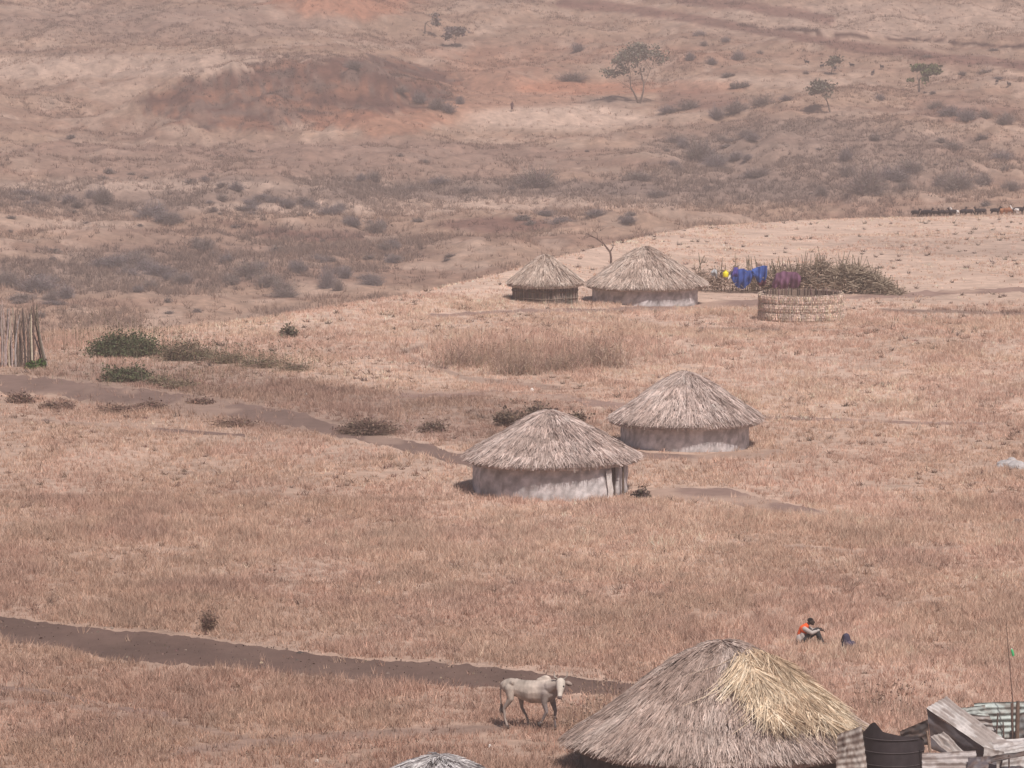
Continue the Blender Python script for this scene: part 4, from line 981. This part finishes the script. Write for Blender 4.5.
# folded big sheet: light and shade put into the colours of top and fall
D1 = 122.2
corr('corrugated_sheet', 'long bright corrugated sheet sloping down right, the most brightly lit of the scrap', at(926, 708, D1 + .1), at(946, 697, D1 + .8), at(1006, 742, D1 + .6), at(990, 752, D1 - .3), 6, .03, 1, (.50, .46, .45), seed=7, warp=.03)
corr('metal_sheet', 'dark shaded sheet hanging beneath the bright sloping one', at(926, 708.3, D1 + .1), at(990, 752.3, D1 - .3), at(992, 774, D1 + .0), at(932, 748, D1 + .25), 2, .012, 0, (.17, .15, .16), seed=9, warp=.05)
corr('corrugated_sheet', 'narrow pale strip of corrugated metal lying under the dark shaded sheet', at(930, 736, 121.9), at(944, 733, 122.0), at(972, 758, 121.7), at(958, 764, 121.4), 3, .02, 1, (.42, .37, .35), seed=10)
corr('corrugated_sheet', 'horizontal ribbed sheet at the bottom edge just right of the dark tank', at(922, 753, 120.9), at(976, 751, 121.0), at(977, 790, 120.4), at(922, 790, 120.4), 6, .028, 0, (.44, .39, .38), seed=11, warp=.05, jag=.04)
corr('corrugated_sheet', 'crumpled light sheet in the bottom right corner', at(1004, 752, 120.8), at(1042, 741, 121.0), at(1048, 792, 120.2), at(998, 792, 120.2), 6, .03, 0, (.46, .43, .42), seed=12, warp=.09, jag=.10)
corr('corrugated_sheet', 'short tilted rusty sheet between the dark shaded sheet and the bottom right corner', at(984, 748, 121.1), at(1008, 753, 121.0), at(1000, 792, 120.5), at(978, 792, 120.4), 4, .03, 0, (.36, .31, .29), seed=31, warp=.09, jag=.12)
corr('metal_sheet', 'thin bent dark strip lying across the bottom right scrap', at(990, 757, 120.4), at(1030, 750, 120.3), at(1031, 755, 120.2), at(991, 763, 120.3), 1, .02, 0, (.10, .085, .085), seed=33, warp=.05)
corr('corrugated_sheet', 'ribbed sheet lying low below the long bright sheet at right', at(992, 741, 121.8), at(1036, 736, 122.0), at(1040, 752, 121.2), at(996, 757, 121.1), 3, .025, 0, (.48, .44, .43), seed=21, warp=.04)
corr('metal_sheet', 'dark crumpled scrap at the bottom edge between the light sheets', at(968, 757, 120.7), at(996, 756, 120.6), at(998, 790, 120.2), at(966, 790, 120.2), 2, .03, 0, (.12, .10, .11), seed=13, warp=.08)
# pale green panels of the back fence
corr('corrugated_sheet', 'pale green corrugated panel standing behind the post at the right edge', at(974, 703, 123.6), at(1040, 701, 123.6), at(1040, 745, 123.5), at(976, 745, 123.5), 7, .022, 0, (.42, .47, .45), cat='metal sheet', seed=14)
corr('corrugated_sheet', 'small broken greenish panel leaning left of the pale green one', at(958, 708, 123.3), at(985, 705, 123.4), at(990, 722, 123.2), at(962, 722, 123.2), 4, .02, 0, (.38, .40, .38), cat='metal sheet', seed=15, jag=.1)
corr('corrugated_sheet', 'low weathered panel behind the long bright sheet', at(948, 713, 123.1), at(990, 716, 123.1), at(1000, 742, 123.0), at(958, 738, 123.0), 5, .02, 0, (.36, .33, .32), cat='metal sheet', seed=16, jag=.08)
corr('corrugated_sheet', 'dark edged panel at the far right edge beyond the post', at(1016, 715, 123.2), at(1042, 706, 123.2), at(1042, 745, 123.0), at(1018, 745, 123.0), 4, .02, 0, (.22, .22, .22), cat='metal sheet', seed=17)
def post(name, label, xa, ya, xb, yb_, Y, r, col, cat='post', group=None, r2=None):
    a = at(xa, ya, Y); b_ = at(xb, yb_, Y); g = gz(b_.x, b_.y); o3 = Vector((b_.x, b_.y, g)); mb = MB()
    tube(mb, [(0, 0, -.1), (b_ - o3)[:], ((a + b_) / 2 - o3)[:], (a - o3)[:]], [r, r, (r + (r2 or r)) / 2, r2 or r * .8], col, 8)
    return tag(mb.build(name, M['bark'], loc=o3, smooth=True), label, cat, group), a
post('wooden_post', 'stout brown post at the right of the scrap, in front of the pale green panel', 1018, 701, 1017, 742, 122.8, .055, (.17, .115, .09))
post('wooden_post', 'slimmer post just left of the stout brown post', 1011.5, 703, 1013, 742, 122.9, .032, (.15, .10, .085))
post('thin_pole', 'very tall thin pole rising above the scrap at the right edge', 1006, 622, 1013, 703, 123.05, .016, (.17, .11, .09), cat='pole', r2=.008)
post('short_stake', 'short dark stake standing in front of the low weathered panel', 998, 713, 996, 740, 122.9, .022, (.13, .09, .08), cat='stake')
post('short_stake', 'shorter dark stake right of the other stake', 1003, 722, 1004, 742, 122.8, .02, (.13, .09, .08), cat='stake')
post('short_stake', 'stake poking up at the bottom right in front of the crumpled sheet', 1009, 755, 1009, 768, 120.3, .02, (.13, .09, .08), cat='stake')
post('broken_branch', 'crooked light brown branch stuck between dark tank and scrap sheets', 927, 731, 930, 752, 121.7, .03, (.30, .21, .16), cat='branch')
pb = at(1013.4, 656, 123.05); root = empty('green_bottle', pb, 'green plastic bottle tied to the top of the tall thin pole', 'bottle'); root.rotation_euler = (0, -.25, 0)
mb = MB(); lathe(mb, [(0, 0), (.03, 0), (.033, .02), (.033, .13), (.015, .18), (.0, .18)], (.06, .42, .16), 12); mb.build('bottle_body', M['plastic'], root, smooth=True)
mb = MB(); lathe(mb, [(0, .18), (.014, .18), (.014, .205), (0, .205)], (.75, .75, .7), 10); mb.build('cap', M['plastic'], root)
mb = MB(); tube(mb, [(0, 0, .19), (-.05, .0, .21), (-.09, 0, .17)], .004, (.2, .2, .15), 5); mb.build('string', M['plastic'], root)

# stones and odd heaps
def rock(x, y, wpx, hpx, label, col, name='rock', cat='rock', group=None):
    p = hit(x, y); s = F / p.y; w, h = wpx / s, hpx / s; v = _ico[0].copy(); v *= (1 + .35 * (fbm(v[:, 0] * 2 + x, v[:, 1] * 2 + v[:, 2], 3, 2) - .5))[:, None]
    mb = MB(); mb.add(v * np.array([w / 2, w * .4, h]) , _ico[1], col); tag(mb.build(name, M['rock'], smooth=False, loc=p), label, cat, group)
for k, (x, y, w, h) in enumerate(((1006, 465, 20, 5), (1016, 468, 22, 8), (1000, 467, 8, 3), (1012, 461, 10, 4))):
    rock(x, y, w, h, 'pale grey stone in the heap at the right edge of the field', (.40, .37, .37), group='grey stone heap at the right edge')
rock(1018, 524, 14, 5, 'dark flat stone at the right edge below the grey heap', (.16, .13, .12))
rock(300, 654, 8, 3, 'dark stone lying on the dirt road', (.07, .055, .05)); rock(297, 661, 4, 2, 'small dark stone on the middle of the dirt road', (.1, .08, .07))
for x, y, l in ((306, 396, 'white stone beside the upper path'), (532, 391, 'white stone lying in bare field behind the mid field huts'), (490, 747, 'white stone in the grass left below the cow'), (317, 762, 'white stone near the bottom edge at left'), (379, 584, 'white pebble in the grass above the dirt road')):
    rock(x, y, 4, 3, l, (.75, .70, .66))

# ------------------------------------------------------------------ grass
TRACKS = [([(x, (t + b) / 2) for x, t, b in P_], w_) for P_, w_ in ((PATH6, 2.2), (PATH8, 6), (PATH9, 2.2))] + [([(430, 345), (400, 352), (470, 380), (560, 388)], 3), ([(0, 700), (60, 705), (170, 722), (260, 742)], 3), ([(780, 545), (860, 552), (960, 548)], 2.5), ([(340, 757), (420, 745), (500, 742), (560, 745)], 3)]
def clear_of(px, py, X, Y):
    ok = np.ones(len(px), bool)
    jx = px + rng.normal(0, .8, len(px)); jy = py + rng.normal(0, .8, len(px))
    rr = rng.random(len(px))
    for q, so_ in zip(BAREP, SOFTP): ok &= ~poly_in(jx, jy, q) | (rr < so_)
    tm = np.zeros(len(px))
    for P_, w_ in TRACKS: tm = np.maximum(tm, wl(px, py, P_, w_))
    ok &= rng.random(len(px)) > tm * .85
    for key, (c, r) in HUTS.items(): ok &= np.hypot(X - c.x, Y - c.y) > r + .12
    ok &= np.hypot(X - cE.x, Y - cE.y) > rE + .2
    return ok
def scatter(n, y0, y1, umax=.112, pw=1):
    Y = np.sqrt(rng.uniform(y0 * y0, y1 * y1, n)); X = Y * rng.uniform(-umax, umax, n); return X, Y
def grass(name, n, y0, y1, keep, hgt, wid, blades_per, lean=.35):
    X, Y = scatter(n, y0, y1); Z = height(X, Y); px, py = project(X, Y, Z)
    k = clear_of(px, py, X, Y) & keep(X, Y, px, py); X, Y, Z, px, py = X[k], Y[k], Z[k], px[k], py[k]
    m = len(X); hh = hgt(X, Y, px, py) * rng.uniform(.6, 1.3, m)
    gc = ground_colour(X, Y, Z)
    tone = gc * (1.13 + rng.normal(0, .16, (m, 1))); red = rng.random(m) < .22; tone[red] *= np.array([.93, .85, .83]); pale = rng.random(m) < .20; tone[pale] *= 1.22
    mo = fbm(X / .9, Y / 1.6, 201, 3)[:, None]; hu = sstep(.40, .62, fbm(X / 3.2, Y / 6, 203, 3))[:, None]
    tone = tone * (.82 + .36 * mo) * (np.array([.98, .93, .93]) * (1 - hu) + np.array([1.03, 1.02, .99]) * hu); hh = hh * (.75 + .5 * mo[:, 0])
    mb = MB(); b0 = np.stack([X, Y, Z - .01], 1)
    for i in range(blades_per):
        b = b0 + np.concatenate([rng.normal(0, .07, (m, 2)), np.zeros((m, 1))], 1)
        e = b + np.concatenate([rng.normal(0, lean, (m, 2)) * hh[:, None] * 1.0, (hh * rng.uniform(.55, 1.1, m))[:, None]], 1)
        blades(mb, b, e, wid * rng.uniform(.7, 1.4, m), np.clip(tone * (1 + rng.normal(0, .08, (m, 1))), .03, .7))
    return tag(mb.build(name, M['grass']), kind='stuff')
edge = lambda px: np.interp(px, EX, ED)
def dens(X, Y, px, py): return fbm(X / 1.6, Y / 2.6, 91, 3)
grass('dry_grass', 120000, 112, 178, lambda X, Y, px, py: rng.random(len(X)) < np.clip((dens(X, Y, px, py) - .22) * 2.6, .35, 1),
      lambda X, Y, px, py: .16 + .20 * np.clip(fbm(X / 3, Y / 4, 93, 3) * 1.6 - .4, 0, 1), .02, 9)
grass('dry_grass', 120000, 178, 262, lambda X, Y, px, py: (Y < edge(px) + 1) & (rng.random(len(X)) < np.clip((dens(X, Y, px, py) - .26) * 2.4, .25, 1)),
      lambda X, Y, px, py: .13 + .16 * np.clip(fbm(X / 3, Y / 4, 93, 3) * 1.6 - .4, 0, 1) + .35 * (np.exp(-el(px, py, 540, 352, 110, 16))) + .3 * np.exp(-el(px, py, 90, 335, 70, 12)), .024, 7)
grass('dry_grass', 50000, 262, 422, lambda X, Y, px, py: (Y < edge(px) + 2) & (Y > 200) & (rng.random(len(X)) < np.clip((fbm(X / 3, Y / 8, 95, 3) - .4) * 3, .05, 1)),
      lambda X, Y, px, py: .14 + 0 * X, .045, 5)
# pebbles and dung on the road
n = 900; xs_ = rng.uniform(0, 690, n); tt_ = rng.uniform(.03, .97, n); rx_ = [q[0] for q in ROAD]
ys_ = np.interp(xs_, rx_, [q[1] for q in ROAD]) * (1 - tt_) + np.interp(xs_, rx_, [q[2] for q in ROAD]) * tt_
X_, Y_, Z_ = hit_many(xs_, ys_); mb = MB(); flakes(mb, np.stack([X_, Y_, Z_ + .04], 1), rng.choice([.03, .05, .08, .12], n, p=[.6, .3, .08, .02]), vary((.17, .12, .10), n, .3)); tag(mb.build('gravel', M['rock']), kind='stuff')
# reddish low weeds dotted over the plain
def weeds(name, n, y0, y1, col, hmin, hmax, wid, dot=.0):
    X, Y = scatter(n, y0, y1); Z = height(X, Y); px, py = project(X, Y, Z); k = clear_of(px, py, X, Y) & (Y < edge(px)) & (fbm(X / 5, Y / 9, 97, 3) > .45)
    X, Y, Z = X[k], Y[k], Z[k]; m = len(X); mb = MB(); c = vary(col, m, .25); s_ = rng.uniform(hmin, hmax, m); b0 = np.stack([X, Y, Z], 1)
    for i in range(16):
        b = b0 + np.concatenate([rng.normal(0, .06, (m, 2)), np.zeros((m, 1))], 1); d = unit(rng.normal(size=(m, 3)) * np.array([1, 1, .5]) + np.array([0, 0, .9])) * s_[:, None] * rng.uniform(.4, 1.1, (m, 1))
        blades(mb, b, b + np.abs(d) * np.array([1, 1, 1]) * np.where(np.arange(3) < 2, np.sign(d), 1), wid, c)
    return tag(mb.build(name, M['grass']), kind='stuff')
weeds('low_weeds', 2600, 115, 262, (.17, .105, .08), .15, .38, .028)
weeds('low_weeds', 900, 200, 400, (.16, .12, .10), .2, .45, .045)
# tall stalks around the near hut and the foreground
def stalks(name, spots, col):
    mb = MB()
    for cx, cy, rx, ry, n, h0, h1 in spots:
        X, Y, Z = hit_many(rng.normal(cx, rx, n), np.minimum(rng.normal(cy, ry, n), 795)); q = np.stack([X, Y, Z], 1)
        e = q + np.stack([rng.normal(0, .09, n), rng.normal(0, .06, n), rng.uniform(h0, h1, n)], 1)
        blades(mb, q, e, .013, vary(col, n, .2), True, .5); k = e[rng.random(n) < .6].repeat(5, 0)
        flakes(mb, k + rng.normal(0, .03, k.shape), .045, vary(np.array(col) * .7, len(k), .2))
    return tag(mb.build(name, M['grass']), kind='stuff')
stalks('tall_stalks', [(600, 730, 16, 10, 110, .4, 1.0), (565, 742, 22, 9, 90, .35, .8), (620, 700, 14, 6, 50, .4, .9), (880, 712, 14, 5, 70, .3, .8), (905, 716, 10, 4, 30, .3, .9), (70, 335, 28, 6, 90, .5, 1.4), (180, 335, 50, 8, 120, .4, 1.0), (540, 355, 60, 9, 300, .5, 1.3), (95, 742, 12, 10, 30, .4, .9), (300, 762, 120, 8, 120, .2, .5), (650, 612, 40, 20, 60, .3, .6), (250, 385, 70, 8, 130, .4, .9), (340, 372, 60, 10, 90, .3, .8), (155, 405, 40, 6, 60, .3, .9)], (.30, .20, .155))
stalks('green_weeds', [(130, 352, 34, 4, 260, .5, 1.3), (190, 358, 45, 5, 340, .3, .9), (255, 366, 40, 4, 240, .25, .7), (150, 381, 40, 4, 220, .25, .7), (100, 345, 30, 6, 120, .5, 1.3)], (.17, .145, .095))
# rough tufts and scrub over the far slopes
def far_scrub():
    n = 210000; Y = rng.uniform(430, 1090, n); X = Y * rng.uniform(-.112, .112, n); Z = height(X, Y); px, py = project(X, Y, Z)
    z_ = lambda cx, cy, rx, ry: 1 - sstep(.5, 1.3, el(px, py, cx, cy, rx, ry))
    zone = np.maximum.reduce([z_(200, 198, 280, 24), z_(490, 190, 180, 14), z_(820, 160, 210, 48), z_(700, 192, 180, 18), z_(120, 272, 160, 32), z_(300, 255, 150, 30), z_(590, 104, 60, 7), z_(230, 90, 60, 20) * .5])
    d = fbm(X / 9, Y / 13, 101, 4) + .20 * zone - .10 - .5 * (1 - sstep(.7, 1.1, el(px, py, 560, 108, 120, 24)))
    k = (Y > edge(px) + 60) & (rng.random(n) < np.clip((d - .36) * 3.4, .07, .95)); X, Y, Z, py, px = X[k], Y[k], Z[k], py[k], px[k]; m = len(X)
    gc = ground_colour(X, Y, Z); g = np.clip(rng.normal(.55, .3, m), 0, 1)[:, None] * (.25 + .65 * zone[k])[:, None]
    c = (gc * (1 - g) + np.array([.215, .155, .135]) * g) * (.92 + rng.normal(0, .15, (m, 1))); s_ = rng.uniform(.25, .8, m) * (1 + .5 * (py > 160)); mb = MB(); b0 = np.stack([X, Y, Z - .03], 1)
    for i in range(8):
        b = b0 + rng.normal(0, .22, (m, 3)) * np.array([1, 1, 0]); e = b + np.stack([rng.normal(0, .35, m), rng.normal(0, .3, m), rng.uniform(.4, 1, m)], 1) * s_[:, None]
        blades(mb, b, e, .11 * rng.uniform(.6, 1.3, m), np.clip(c, .03, .6))
    return tag(mb.build('dry_scrub', M['grass']), kind='stuff')
far_scrub()

# ------------------------------------------------------------------ air
def haze():
    x0, x1, y0, y1, z0, z1 = -2750, 2750, -340, 2720, -60, 75
    bm = bmesh.new(); bmesh.ops.create_cube(bm, size=1)
    for v in bm.verts: v.co = ((x0 + x1) / 2 + v.co.x * (x1 - x0), (y0 + y1) / 2 + v.co.y * (y1 - y0), (z0 + z1) / 2 + v.co.z * (z1 - z0))
    me = bpy.data.meshes.new('haze'); bm.to_mesh(me); bm.free(); o = bpy.data.objects.new('haze', me); C.objects.link(o)
    m = bpy.data.materials.new('dusty_air'); m.use_nodes = True; N = m.node_tree.nodes; N.clear()
    out = N.new('ShaderNodeOutputMaterial'); v = N.new('ShaderNodeVolumePrincipled'); v.inputs['Color'].default_value = (.93, .75, .71, 1); v.inputs['Density'].default_value = .00062; v.inputs['Anisotropy'].default_value = 0
    m.node_tree.links.new(v.outputs[0], out.inputs['Volume']); me.materials.append(m); tag(o, kind='stuff')
haze()

# ------------------------------------------------------------------ light, sky, camera
SUN_EL, SUN_ROT = math.radians(57), math.radians(154)
d = Vector((math.sin(SUN_ROT) * math.cos(SUN_EL), math.cos(SUN_ROT) * math.cos(SUN_EL), math.sin(SUN_EL)))
sl = bpy.data.lights.new('sun', 'SUN'); sl.energy = 4.4; sl.angle = math.radians(.5); sl.color = (1, .93, .86)
so = bpy.data.objects.new('sun', sl); C.objects.link(so); so.location = (0, 0, 200); so.rotation_euler = d.to_track_quat('Z', 'Y').to_euler()
w = bpy.data.worlds.new('World'); bpy.context.scene.world = w; w.use_nodes = True; N = w.node_tree.nodes
sky = N.new('ShaderNodeTexSky'); sky.sky_type = 'NISHITA'; sky.sun_disc = False; sky.sun_elevation = SUN_EL; sky.sun_rotation = SUN_ROT; sky.dust_density = 3.0
w.node_tree.links.new(sky.outputs[0], N['Background'].inputs[0]); N['Background'].inputs[1].default_value = .07
cam = bpy.data.cameras.new('camera'); co = bpy.data.objects.new('camera', cam); C.objects.link(co)
cam.sensor_width = 36; cam.lens = 36 * F / 1024; cam.clip_start = 1; cam.clip_end = 8000
co.location = (0, 0, H); co.rotation_euler = (PI / 2 - PITCH, 0, 0); bpy.context.scene.camera = co
sc = bpy.context.scene; sc.view_settings.view_transform = 'Standard'; sc.view_settings.look = 'None'; sc.view_settings.exposure = 0; sc.view_settings.gamma = 1
sc.cycles.use_denoising = True
sc.cycles.max_bounces = 6; sc.cycles.volume_bounces = 0
